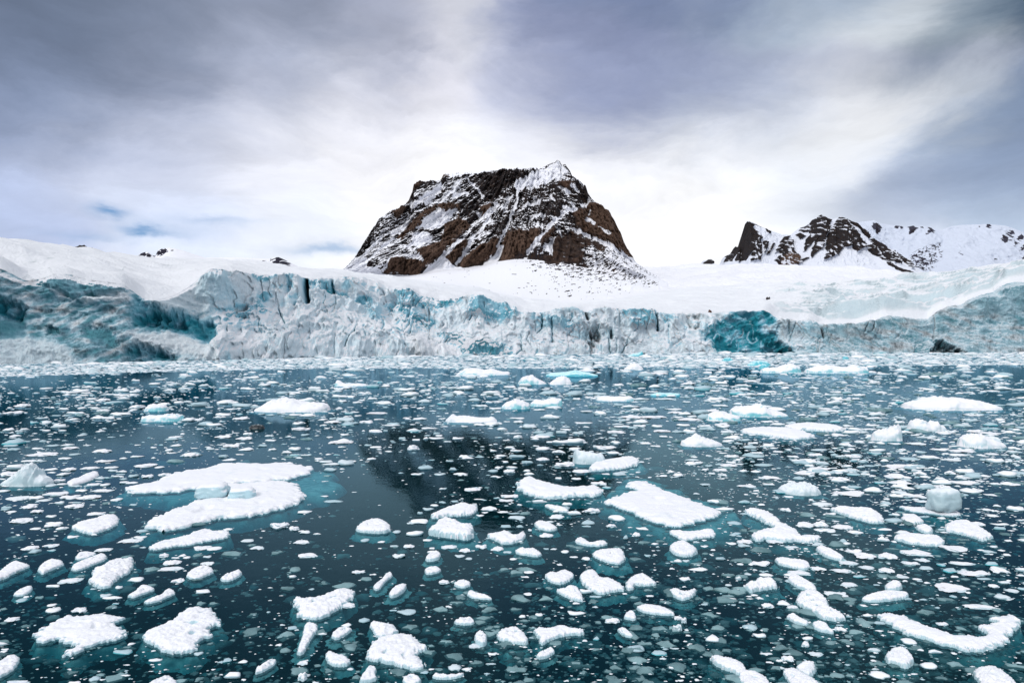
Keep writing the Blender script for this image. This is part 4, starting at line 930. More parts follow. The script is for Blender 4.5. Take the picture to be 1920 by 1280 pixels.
fl('B1', 0.12, 'oval dimpled floe', 'oval floe with a grey dimple and a turquoise submerged rim', [(398,135),(450,108),(520,95),(580,72),(640,66),(670,85),(665,120),(600,150),(520,175),(470,165),(420,150)], 6, [(400,140),(440,180),(530,200),(640,190),(680,130),(675,80)], seed=9)
fl('B1', 0.11, 'left edge wedge floe', 'white wedge-shaped floe cut by the left edge of the view', [(-60,420),(0,385),(40,350),(90,327),(130,340),(172,355),(130,375),(80,395),(30,425),(-40,440)], 3, seed=10)
fl('B1', 0.11, 'smooth bean floe', 'smooth bean-shaped white lump floe near the left edge', [(205,380),(240,340),(290,320),(345,325),(365,345),(320,365),(270,385),(240,402)], 3, seed=11)
fl('B1', 0.10, 'long smooth finger', 'long smooth white finger of ice below a shorter one, left', [(395,372),(420,345),(470,325),(530,305),(570,285),(605,298),(590,325),(520,350),(460,375),(420,382)], 3, seed=12)
fl('B1', 0.08, 'short flat finger', 'short flat white finger of ice touching a longer one, left', [(422,310),(440,283),(490,278),(545,285),(530,300),(480,315),(430,322)], 3, seed=13)
fl('B1', 0.16, 'crumbly grey-white floe', 'crumbly hummocky floe with a pointed upright corner, left', [(495,435),(525,410),(520,375),(560,365),(590,345),(640,325),(690,322),(745,305),(755,330),(740,385),(680,410),(640,440),(620,468),(560,475),(520,455)], 5, seed=14, bump=2.0)
fl('B1', 0.11, 'lemon-shaped floe', 'smooth lemon-shaped white floe below the elongated one', [(1045,405),(1080,375),(1150,352),(1190,365),(1205,390),(1160,410),(1110,432),(1060,425)], 3, seed=15)
fl('B1', 0.09, 'split stick floe', 'small split stick of white ice right of the lemon-shaped floe', [(1235,430),(1270,405),(1310,395),(1345,380),(1368,400),(1340,420),(1290,440),(1250,442)], 3, seed=16, bump=1.8)
fl('B1', 0.09, 'bird-shaped floe', 'white floe shaped like a bird with one wing out, left', [(712,525),(760,500),(790,465),(840,468),(878,490),(840,502),(790,520),(750,535)], 3, seed=17)
fl('B1', 0.08, 'tailed floe', 'thin tailed strip of white ice with a thick right end', [(805,560),(850,540),(910,520),(930,492),(970,488),(992,510),(950,530),(890,555),(830,568)], 2, seed=18, bump=1.4)
fl('B1', 0.08, 'small leaf floe', 'small leaf-shaped white floe near the left edge above the star', [(72,518),(100,495),(150,475),(185,470),(180,495),(140,522),(90,525)], 2, seed=19)
fl('B1', 0.15, 'knobbly bone floe', 'knobbly bone-shaped white floe with small hollows, bottom left of centre', [(1645,550),(1660,532),(1720,538),(1800,530),(1860,505),(1895,484),(1950,482),(1996,495),(1990,530),(1950,560),(1900,595),(1840,630),(1770,655),(1720,640),(1670,635),(1680,595),(1655,575)], 4, seed=20, bump=1.7)
fl('B1', 0.12, 'upright tooth floe', 'tooth-shaped white floe pointing away, below the knobbly bone floe', [(1668,850),(1680,800),(1705,740),(1710,690),(1740,675),(1790,690),(1785,720),(1745,770),(1720,830),(1695,850)], 5, seed=21)
fl('B1', 0.11, 'bottom left corner floe', 'smooth oval white floe in the bottom left corner', [(-70,935),(0,890),(40,865),(90,852),(112,880),(95,920),(40,960),(0,978),(-60,985)], 3, seed=22)
fl('B1', 0.08, 'crusty stick floe', 'small crusty stick of ice low between the notched floe and the tooth', [(1432,960),(1440,930),(1480,910),(1520,882),(1560,890),(1540,915),(1490,945),(1445,962)], 2, seed=23, bump=1.8)
fl('B1', 0.11, 'bottom edge pyramid floe', 'pointed white floe cut by the bottom edge, left', [(790,1060),(850,1005),(900,985),(945,968),(980,990),(1005,1020),(1010,1060)], 3, seed=24)
fl('B1', 0.12, 'thumb-shaped floe', 'thumb-shaped white floe to the right of the tooth floe', [(1825,860),(1850,830),(1890,850),(1940,860),(1975,890),(1960,912),(1900,918),(1850,905)], 5, seed=25)
fl('B1', 0.10, 'small capped floe', 'small white floe with a teal foot right of the tooth floe top', [(1855,750),(1900,705),(1960,703),(1985,715),(1930,752),(1890,770)], 6, [(1850,760),(1900,800),(1960,800),(2000,760),(1990,710)], seed=26)
fl('B2', 0.17, 'big smooth bottom floe', 'big smooth snow floe with a broken right edge, bottom centre', [(137,855),(160,810),(180,775),(250,745),(380,733),(420,765),(450,795),(490,795),(490,815),(430,835),(425,860),(465,890),(460,935),(400,930),(300,900),(200,880),(145,875)], 5, seed=27)
fl('B2', 0.12, 'crab-claw floe', 'pitted white floe with two little claws above the big bottom floe', [(157,680),(180,665),(230,680),(310,690),(300,712),(328,720),(300,735),(250,752),(210,758),(180,730)], 3, seed=28, bump=1.8)
fl('B2', 0.26, 'high domed floe', 'high domed snow mound with a lower knob on its right, centre', [(485,150),(520,130),(545,100),(600,92),(660,108),(695,130),(735,120),(748,140),(738,190),(650,182),(560,170),(500,165)], 6, [(490,160),(560,195),(660,215),(740,205),(770,180),(745,130)], seed=29, bump=1.2)
fl('B2', 0.15, 'domed floe with crumbs', 'domed white floe with crumbs of ice along its front, centre left', [(75,150),(110,115),(160,97),(215,93),(255,110),(280,135),(270,160),(200,165),(120,158)], 5, seed=30)
fl('B2', 0.15, 'swept floe', 'swept white floe rising to a point on its right, upper centre', [(490,70),(560,42),(640,12),(690,2),(735,18),(765,5),(762,50),(700,66),(600,68),(520,82)], 5, [(490,80),(600,95),(720,82),(770,50)], seed=31)
fl('B2', 0.14, 'swallow-tailed floe', 'jagged white floe with a swallow tail, centre', [(805,182),(870,172),(940,159),(972,190),(1030,155),(1038,195),(980,222),(900,226),(850,198)], 4, seed=32, bump=1.4)
fl('B2', 0.15, 'blocky floe', 'blocky rounded white floe over a large pale submerged mass, bottom centre', [(870,745),(900,712),(980,697),(1030,730),(1055,775),(1040,792),(960,780),(900,770)], 7, [(880,770),(880,850),(960,900),(1060,860),(1070,780)], seed=33, foot_depth=0.3)
fl('B2', 0.14, 'hammer-shaped floe', 'hammer-shaped white floe right of the blocky one, bottom centre', [(1075,720),(1110,698),(1160,710),(1240,685),(1290,708),(1365,710),(1365,740),(1280,735),(1180,765),(1120,800),(1110,760)], 5, seed=34)
fl('B2', 0.15, 'split boulder floe', 'small frost-rimmed boulder of ice left of the blocky floe', [(745,755),(775,730),(820,745),(820,790),(790,800),(755,780)], 4, seed=35, bump=1.6)
fl('B2', 0.12, 'heart-shaped floe', 'heart-shaped white floe left of the boot-shaped one', [(1140,410),(1170,390),(1210,397),(1250,375),(1320,405),(1280,440),(1230,458),(1170,440)], 3, seed=36)
fl('B2', 0.15, 'boot-shaped floe', 'smooth boot-shaped white floe, lower right of centre', [(1335,410),(1370,382),(1430,380),(1460,425),(1520,425),(1590,470),(1595,490),(1540,490),(1460,512),(1400,490),(1360,455)], 4, seed=37)
fl('B2', 0.13, 'arched floe', 'arched white floe just right of the boot-shaped one', [(1605,440),(1640,410),(1700,397),(1740,425),(1785,460),(1700,462),(1645,458),(1650,480),(1610,490),(1598,472)], 3, seed=38)
fl('B2', 0.13, 'shell-shaped floe', 'shell-shaped white floe with a flat flange, below the heart-shaped floe', [(1200,490),(1250,488),(1280,465),(1330,475),(1358,520),(1362,550),(1310,545),(1250,518)], 3, seed=39, bump=1.4)
fl('B2', 0.12, 'clean-edged slab floe', 'clean-edged flat white slab on a blue submerged shelf', [(1400,290),(1450,265),(1570,260),(1587,266),(1600,325),(1560,345),(1470,325)], 5, [(1410,330),(1600,320),(1650,375),(1560,398),(1430,378)], seed=40)
fl('B2', 0.11, 'long loaf floe', 'long loaf-shaped white floe, right of centre near the bottom', [(1650,590),(1700,575),(1790,580),(1850,605),(1885,630),(1800,628),(1700,615)], 5, seed=41)
fl('B2', 0.09, 'slipper-shaped floe', 'small slipper-shaped white floe below the long loaf', [(1545,715),(1590,703),(1625,730),(1648,758),(1590,750)], 3, seed=42)
fl('B2', 0.10, 'small hooked floe', 'small hooked white floe at the left end of the long loaf', [(1583,647),(1610,612),(1650,615),(1662,658),(1620,655)], 3, seed=43)
fl('B2', 0.12, 'tilted chip floe', 'tilted chip of white ice with a grey collar, left of centre', [(265,515),(290,480),(350,458),(370,470),(350,500),(310,525),(275,530)], 5, seed=44)
fl('B2', 0.09, 'curled floe', 'thin curled white floe above the tilted chip', [(172,475),(230,430),(250,400),(285,395),(290,415),(245,445),(220,485),(190,492)], 4, seed=45)
fl('B2', 0.09, 'crusty ledge floe', 'crusty ledge of white ice alone in dark water, centre', [(703,515),(720,492),(780,515),(830,525),(852,545),(800,542),(730,535)], 3, seed=46, bump=1.5)
fl('B2', 0.10, 'flat cap floe', 'flat white cap with a dark side, centre', [(465,380),(490,365),(545,362),(567,385),(510,400),(475,402)], 2, seed=47)
fl('B2', 0.10, 'button floe', 'rounded button of white ice with a faint ring, centre', [(630,458),(660,440),(720,442),(730,465),(690,477),(645,472)], 4, seed=48)
fl('B2', 0.12, 'nose-shaped floe', 'nose-shaped white lump above the flat cap, centre', [(470,315),(490,290),(530,275),(562,287),(550,315),(510,325),(480,325)], 3, seed=49)
fl('B2', 0.11, 'fish-shaped floe', 'smooth fish-shaped white floe right of the swept one', [(1080,118),(1110,105),(1170,115),(1225,145),(1180,157),(1110,147)], 3, seed=50)
fl('B2', 0.11, 'saw-backed floe', 'wide saw-backed white floe in the centre', [(973,272),(1010,255),(1050,268),(1080,256),(1135,290),(1100,303),(1050,294),(990,287)], 3, seed=51, bump=1.7)
fl('B2', 0.11, 'dumbbell floe', 'dumbbell-shaped floe with a dark thin waist, right of centre', [(1310,212),(1345,195),(1382,212),(1402,230),(1440,218),(1480,215),(1502,232),(1450,244),(1370,238),(1322,226)], 2, seed=52)
fl('B2', 0.12, 'pear-shaped floe', 'pear-shaped white floe below the big smooth bottom floe', [(98,1000),(130,950),(160,913),(200,930),(190,965),(205,990),(150,1005),(110,1010)], 4, seed=53)
fl('B2', 0.12, 'bottom edge round floe', 'round white floe at the bottom edge right of the pear-shaped one', [(340,990),(390,963),(440,980),(452,1008),(400,1030),(350,1018)], 4, seed=54)
fl('B2', 0.08, 'thin bar floe', 'thin white bar of ice at the bottom edge, centre', [(507,978),(530,960),(590,972),(650,967),(692,957),(682,975),(610,992),(530,990)], 3, seed=55)
fl('B2', 0.09, 'ridged chip floe', 'ridged chip of white ice above the split boulder', [(630,668),(680,648),(740,650),(752,680),(690,687),(640,680)], 3, seed=56, bump=1.4)
fl('B2', 0.11, 'lobster-tail floe', 'crinkled white floe below the hammer-shaped one', [(1090,858),(1140,832),(1180,815),(1207,832),(1172,862),(1112,877)], 3, seed=57, bump=1.5)
fl('B2', 0.10, 'arrowhead floe', 'arrowhead of white ice above the fish-shaped floe to its right', [(1135,12),(1190,18),(1250,27),(1290,50),(1230,52),(1180,36)], 3, seed=58)
fl('B2', 0.14, 'ragged fragment floe', 'ragged white fragment beside the front of the kite-shaped floe', [(1840,250),(1870,225),(1930,215),(2010,265),(1990,290),(1930,300),(1870,285)], 4, seed=59)
fl('B2', 0.11, 'narrow flank floe', 'narrow white floe lying against the front of the kite-shaped floe', [(1835,163),(1880,155),(1960,168),(2080,145),(2110,170),(2095,190),(1990,200),(1930,212),(1880,190)], 4, seed=60)
fl('B2', 0.12, 'shaggy fragment floe', 'shaggy white fragment, left of the toothy group, right of centre', [(1840,492),(1880,482),(1930,505),(2000,480),(1990,520),(1925,548),(1870,528)], 4, seed=61, bump=1.6)
fl('B3', 0.17, 'hockey-stick floe', 'very long hockey-stick-shaped white floe at the lower right', [(1085,628),(1130,618),(1230,630),(1310,665),(1370,690),(1430,710),(1510,738),(1600,745),(1690,750),(1712,728),(1650,690),(1730,680),(1770,672),(1720,648),(1780,635),(1860,630),(1905,655),(1890,695),(1840,735),(1830,770),(1760,800),(1690,815),(1690,838),(1600,822),(1480,792),(1380,765),(1290,742),(1220,708),(1150,665)], 5, seed=62)
fl('B3', 0.13, 'sloping tongue floe', 'smooth sloping tongue of white ice, upper of the joined pair, right', [(582,430),(610,405),(650,408),(680,430),(740,460),(760,495),(700,490),(640,470)], 3, seed=63)
fl('B3', 0.16, 'hollowed floe', 'large white floe with a curled hollow, lower of the joined pair, right', [(632,550),(660,505),(700,492),(760,497),(810,540),(825,590),(890,620),(930,650),(860,655),(780,645),(740,615),(690,590),(660,575)], 4, seed=64, bump=1.5)
fl('B3', 0.12, 'ski-shaped floe', 'ski-shaped white floe below the hollowed one, right', [(575,640),(625,625),(670,655),(718,678),(700,692),(640,676)], 3, seed=65)
fl('B3', 0.12, 'greyish tail floe', 'greyish-white floe at the right tip of the ski-shaped one', [(725,680),(760,668),(810,680),(830,710),(860,732),(790,722),(740,705)], 3, seed=66)
fl('B3', 0.18, 'shaggy dome floe', 'shaggy white dome with a blue-grey submerged base, bottom right', [(1140,850),(1175,820),(1240,812),(1290,850),(1305,890),(1260,922),(1200,900),(1140,885)], 6, [(1140,890),(1300,895),(1330,945),(1250,990),(1165,945)], seed=67)
fl('B3', 0.16, 'long bottom floe', 'long kinked white floe running off the bottom edge, right', [(150,865),(180,855),(260,875),(320,890),(355,920),(360,945),(420,950),(470,980),(520,1060),(350,1060),(310,950),(240,930),(180,905)], 5, [(160,890),(240,940),(300,1000),(330,1060),(240,1060),(170,950)], seed=68)
fl('B3', 0.13, 'bottom edge slug floe', 'slug-shaped white floe at the bottom edge under the round one, right', [(558,940),(620,925),(680,960),(740,990),(800,1050),(620,1050),(575,970)], 4, seed=69)
fl('B3', 0.13, 'round neighbour floe', 'round white floe lying on the slug-shaped one, bottom right', [(630,925),(680,893),(740,900),(755,940),(720,975),(670,958)], 3, seed=70)
fl('B3', 0.16, 'bottom right corner floe', 'angular cracked white floe in the bottom right corner', [(1630,945),(1660,925),(1740,915),(1800,945),(1880,1010),(1910,1050),(1700,1050),(1650,980)], 5, seed=71, bump=1.3)
fl('B3', 0.16, 'forked floe', 'forked Y-shaped white floe right of the kite-shaped floe', [(340,35),(420,35),(480,50),(540,90),(560,115),(640,150),(670,190),(740,190),(790,205),(710,218),(650,205),(590,215),(520,200),(470,195),(420,210),(385,195),(400,165),(450,148),(500,150),(515,130),(430,90),(370,60)], 5, seed=72, bump=1.3)
fl('B3', 0.14, 'scalloped floe', 'scalloped broad white floe, upper right', [(825,35),(870,25),(960,30),(1060,35),(1110,60),(1140,105),(1080,112),(1010,95),(920,70),(870,50)], 4, seed=73, bump=1.5)
fl('B3', 0.14, 'angular patch floe', 'angular flat white floe right of the ice cube', [(1470,130),(1520,100),(1600,100),(1660,130),(1720,165),(1755,190),(1690,212),(1620,185),(1540,165),(1480,155)], 4, seed=74)
fl('B3', 0.14, 'bread-roll floe', 'bread-roll-shaped long white floe below the ice cube', [(1182,190),(1240,170),(1330,180),(1450,190),(1475,215),(1460,240),(1370,235),(1270,225),(1200,205)], 4, seed=75)
fl('B3', 0.08, 'ice cube shelf floe', 'thin flat white shelf with a clear ice cube standing on it', [(1210,20),(1260,25),(1350,30),(1430,12),(1500,25),(1582,70),(1500,76),(1400,62),(1280,50)], 6, [(1215,40),(1400,90),(1560,90),(1590,60),(1450,10)], seed=76)
fl('B3', 0.12, 'upper oval floe', 'oval white floe just below the shelf with the ice cube', [(1222,85),(1280,70),(1330,80),(1362,110),(1300,117),(1240,105)], 3, seed=77)
fl('B3', 0.12, 'mitten floe', 'mitten-shaped white floe between the oval one and the bread-roll floe', [(1300,132),(1370,125),(1412,150),(1400,170),(1340,162)], 3, seed=78)
fl('B3', 0.13, 'wide brush floe', 'wide white floe with a shaggy front and grey base, right', [(1000,535),(1080,508),(1140,495),(1200,500),(1272,505),(1267,530),(1180,545),(1080,555),(1020,548)], 4, [(1010,550),(1100,590),(1270,580),(1280,520)], seed=79)
fl('B3', 0.15, 'mushroom-cap floe', 'white mushroom cap of ice perched behind the wide shaggy floe', [(1133,465),(1180,440),(1225,448),(1242,475),(1190,492),(1145,487)], 3, seed=80)
fl('B3', 0.17, 'toothy floe', 'toothy group of white ice points on a pale foot, right of centre', [(335,465),(400,452),(425,420),(465,432),(490,417),(530,450),(537,470),(470,480),(420,485),(380,500)], 6, seed=81, bump=2.0)
fl('B3', 0.13, 'caterpillar floe', 'caterpillar-shaped white floe above the joined pair, right', [(512,320),(540,308),(620,320),(700,328),(722,355),(700,375),(620,362),(540,345)], 4, seed=82)
fl('B3', 0.12, 'slanting lobe floe', 'slanting white lobe above and right of the caterpillar floe', [(745,257),(775,242),(840,267),(905,302),(907,325),(850,315),(790,297)], 4, seed=83)
fl('A6', 0.20, 'flat pencil floe', 'long thin pencil-shaped white floe, upper right of centre', [(325,430),(400,420),(520,420),(640,430),(745,460),(720,475),(620,480),(500,465),(400,450),(340,445)], 3, [(330,440),(400,462),(500,478),(600,488),(500,460)], seed=84)
fl('A6', 0.22, 'slim ridge floe', 'slim white floe lying just behind the pencil-shaped one', [(555,408),(680,395),(800,400),(880,412),(920,425),(860,435),(740,432),(620,428)], 3, seed=85)
fl('P', 0.10, 'shard floe', 'pale thin shard of ice sticking out behind the big slabs, left', [(124,903),(133,898),(146,895),(158,888),(183,881),(186,890),(165,900),(146,905),(133,910)], 4, seed=86, mat=M_CHUNK)

# blocks and small bergs (side outline, then the row of their waterline)
bg_ = berg
bg_('A4', 338, 'humped berglet', 'white two-humped berglet with a turquoise waterline, upper left', [(1440,325),(1490,300),(1530,273),(1595,260),(1660,272),(1720,290),(1780,285),(1840,295),(1862,315)], M_FAR, 0.7, seed=1)
bg_('A5', 182, 'pale blue cone berglet', 'pale turquoise cone-shaped berglet, far centre', [(992,176),(1010,145),(1040,127),(1080,131),(1120,156),(1155,176)], M_CYAN, 0.8, seed=2)
bg_('A5', 184, 'pale blue twin berglet', 'pale blue-white berglet just right of the turquoise cone', [(1170,175),(1210,142),(1250,128),(1285,150),(1298,176)], M_FAR, 0.8, seed=3)
bg_('A5', 137, 'flat turquoise slab', 'long flat turquoise slab of ice, far centre', [(1148,130),(1180,116),(1260,110),(1320,98),(1380,112),(1445,128)], M_BLUE, 0.5, seed=4, rough=.6)
bg_('A5', 131, 'long pale berglet', 'long low pale berglet with a cyan flank, far centre left', [(643,127),(670,105),(700,90),(760,88),(800,100),(850,93),(890,105),(950,120)], M_CYAN, 0.6, seed=5)
bg_('A5', 99, 'white far mound', 'white mound of ice near the glacier foot, right of centre', [(1588,95),(1620,67),(1655,57),(1690,78),(1698,95)], M_FAR, 0.8, seed=6)
bg_('A5', 24, 'cyan spire', 'cyan-topped block standing against the glacier wall, right of centre', [(1610,20),(1640,8),(1665,4),(1690,-10),(1700,15)], M_BLUE, 0.7, seed=7)
bg_('A5', 320, 'twin-topped berglet', 'white berglet with a blue belly and a lower tail to the right, centre', [(900,308),(930,280),(980,263),(1030,275),(1062,296)], M_CYAN, 0.8, seed=8)
bg_('A5', 305, 'tail berglet', 'lower white-topped cyan berglet attached to the right of the twin-topped one', [(1060,292),(1092,265),(1130,272),(1160,262),(1200,256),(1240,258),(1244,285)], M_CYAN, 0.6, seed=9)
bg_('A5', 276, 'flat teal berglet', 'flat-topped teal berglet at right of centre, far', [(1436,262),(1470,247),(1560,250),(1630,246),(1645,262)], M_CYAN, 0.6, seed=10, rough=.6)
bg_('A5', 248, 'dark turquoise bar', 'dark turquoise bar of ice, farther and right of the flat teal one', [(1742,240),(1780,226),(1830,230),(1905,232)], M_BLUE, 0.5, seed=11, rough=.6)
bg_('A5', 396, 'long white ridge', 'long white ridge of ice peaked at its left end, centre', [(583,388),(620,350),(650,362),(720,366),(780,373),(860,370),(880,390)], M_FAR, 0.5, seed=12)
bg_('A5', 630, 'teal wedge block', 'smooth teal-grey wedge of ice with a white right end, centre', [(1303,575),(1320,545),(1370,558),(1430,566),(1470,574),(1484,600)], M_CLEAR, 0.8, seed=13, rough=.5)
bg_('A6', 365, 'cyan-bellied berglet', 'white jagged berglet with a cyan belly, upper right of centre', [(262,330),(300,312),(380,304),(430,290),(470,318),(540,338),(582,356)], M_CYAN, 0.7, seed=14)
bg_('A6', 388, 'white companion berglet', 'rounded white berglet just left of the cyan-bellied one', [(138,352),(170,342),(200,338),(260,346),(322,362)], M_CYAN, 0.7, seed=15)
bg_('A6', 532, 'knobbed white berglet', 'low white berglet with a round knob on top, right of centre', [(-10,500),(30,490),(60,480),(80,464),(105,472),(140,490),(180,500),(222,522)], M_FAR, 0.6, seed=16)
bg_('A6', 328, 'broad tilted berglet', 'broad tilted white berglet with a dark teal notch, far right', [(1250,300),(1290,285),(1380,268),(1420,255),(1480,250),(1510,264),(1560,262),(1640,280),(1700,287),(1762,310)], M_FAR, 0.6, seed=17)
bg_('A6', 120, 'low cyan-edged berglet', 'low far berglet with a cyan right end, right', [(690,95),(740,80),(790,70),(860,75),(920,85),(970,72),(1030,78),(1036,98)], M_CYAN, 0.5, seed=18)
bg_('A6', 118, 'bright cyan berglet', 'white berglet with bright cyan patches, far right of centre', [(436,100),(470,85),(520,90),(560,70),(620,62),(655,75),(658,100)], M_CYAN, 0.6, seed=19)
bg_('A6', 78, 'small vivid blue block', 'small vivid turquoise block, upper of two, far right of centre', [(365,70),(400,48),(430,44),(470,50),(492,68)], M_BLUE, 0.7, seed=20)
bg_('A6', 52, 'tiny vivid blue block', 'tiny vivid turquoise block nearest the glacier teal patch', [(218,48),(235,30),(260,26),(285,40)], M_BLUE, 0.7, seed=21)
bg_('A6', 40, 'blue dot block', 'tiny teal block close to the glacier, far right', [(898,36),(908,22),(925,24),(936,38)], M_BLUE, 0.7, seed=22)
bg_('A6', 95, 'second cyan block', 'turquoise flat block left of the bright cyan berglet', [(430,78),(450,62),(475,66),(488,85)], M_BLUE, 0.6, seed=23, rough=.6)
bg_('C2', 165, 'blue shark-fin berglet', 'small shark-fin-shaped pale cyan berglet, far centre left', [(1092,155),(1105,105),(1135,108),(1160,128),(1200,140),(1300,136),(1395,145)], M_CYAN, 0.5, seed=24, rough=.6)
bg_('C1', 1065, 'throne-shaped block', 'translucent throne-shaped block of ice near the left edge', [(20,1040),(90,1000),(140,950),(190,915),(222,890),(236,850),(290,862),(345,882),(330,940),(370,965),(430,990),(470,1040)], M_CLEAR, 0.55, seed=25, rough=.8)
bg_('C1', 482, 'cyan streaked bar', 'low cyan bar of ice, upper left', [(1280,440),(1330,425),(1420,430),(1520,412),(1640,415),(1648,445)], M_CYAN, 0.5, seed=26)
bg_('C1', 388, 'frosted dome', 'frosted white dome just above the cyan bar, upper left', [(1310,370),(1340,335),(1400,318),(1470,325),(1500,350),(1505,370)], M_CYAN, 0.7, seed=27)
bg_('C2', 548, 'dark dirty block', 'low dark dirty block of ice with a white rim, left of centre', [(322,530),(345,512),(400,506),(440,514),(462,532)], M_DARK, 0.6, seed=28)
bg_('A6', 805, 'clear dome', 'translucent grey dome of ice, right', [(548,790),(580,768),(620,748),(680,744),(730,758),(770,792)], M_CLEAR, 0.9, seed=29, rough=1.2)
bg_('A6', 532, 'grey cone block', 'grey translucent cone on a white shelf, upper right', [(1690,525),(1705,485),(1735,468),(1765,472),(1790,515)], M_CLEAR, 0.9, seed=30, rough=.4)
bg_('C5', 605, 'hummocked berglet', 'hummocky white berglet, upper right', [(740,560),(765,510),(810,490),(870,500),(910,530),(960,510),(990,505),(1010,540),(1075,555)], M_FAR, 0.6, seed=31)
bg_('C5', 770, 'shelf berglet', 'rounded white shelf carrying the grey cone, upper right', [(1225,680),(1270,645),(1330,630),(1420,635),(1480,660),(1560,700),(1640,730)], M_FAR, 0.7, seed=32)
bg_('C5', 700, 'clustered berglet', 'cluster of white ice with an upright plate, right', [(385,625),(440,600),(520,580),(570,560),(600,535),(640,540),(650,590),(655,640)], M_FAR, 0.7, seed=33)
def cube_block(cx_, yb, wpx, hpx, label, short, mat, on=0.07, rot=0.25, seed=1, flat_=0.0, top=None):
    D = (CH - on) * F / (yb - HZ); k = D / F
    v, f = IV.copy(), IF
    s = 5.0
    m_ = (np.abs(v) ** s).sum(1) ** (-1 / s); v = v * m_[:, None]
    v *= (1 + 0.12 * fbm(v[:, 0] * 1.5 + seed, v[:, 1] * 1.5, v[:, 2] * 1.5, 4) + 0.05 * ridged(v[:, 0] * 3 + seed, v[:, 1] * 3, v[:, 2] * 3, 2))[:, None]
    v[:, :2] *= (1 - 0.10 * v[:, 2:3]); v[:, 2] += 0.10 * v[:, 0]
    c_, s_ = math.cos(rot), math.sin(rot)
    v = np.stack([c_ * v[:, 0] - s_ * v[:, 1], s_ * v[:, 0] + c_ * v[:, 1], v[:, 2]], -1)
    v *= np.array([wpx * k * 0.5, wpx * k * 0.4, hpx * k * 0.5]); v[:, 2] -= v[:, 2].min() + 0.01
    o = mesh_obj('ice_block', v, f, mat); dy = wpx * k * 0.35
    o.location = ((cx_ - 960) * k, D + dy, on)
    tag(o, label, 'ice block', 'larger ice blocks on the water'); REFS.append((cx_, yb - hpx / 2, wpx, hpx, short))
cube_block(1780, 962, 47, 40, 'clear pale cube of ice standing on a thin white shelf', 'ice cube', M_CLEAR, 0.05, 0.15, 3)
cube_block(390, 937, 55, 25, 'rounded snow-capped block resting on the lower slab floe', 'capped block', M_SNOWFLOE, 0.06, 0.1, 5)
cube_block(447, 937, 46, 19, 'smaller blue-faced block resting on the slab right of the capped one', 'blue-faced block', M_SNOWFLOE, 0.06, 0.35, 8)

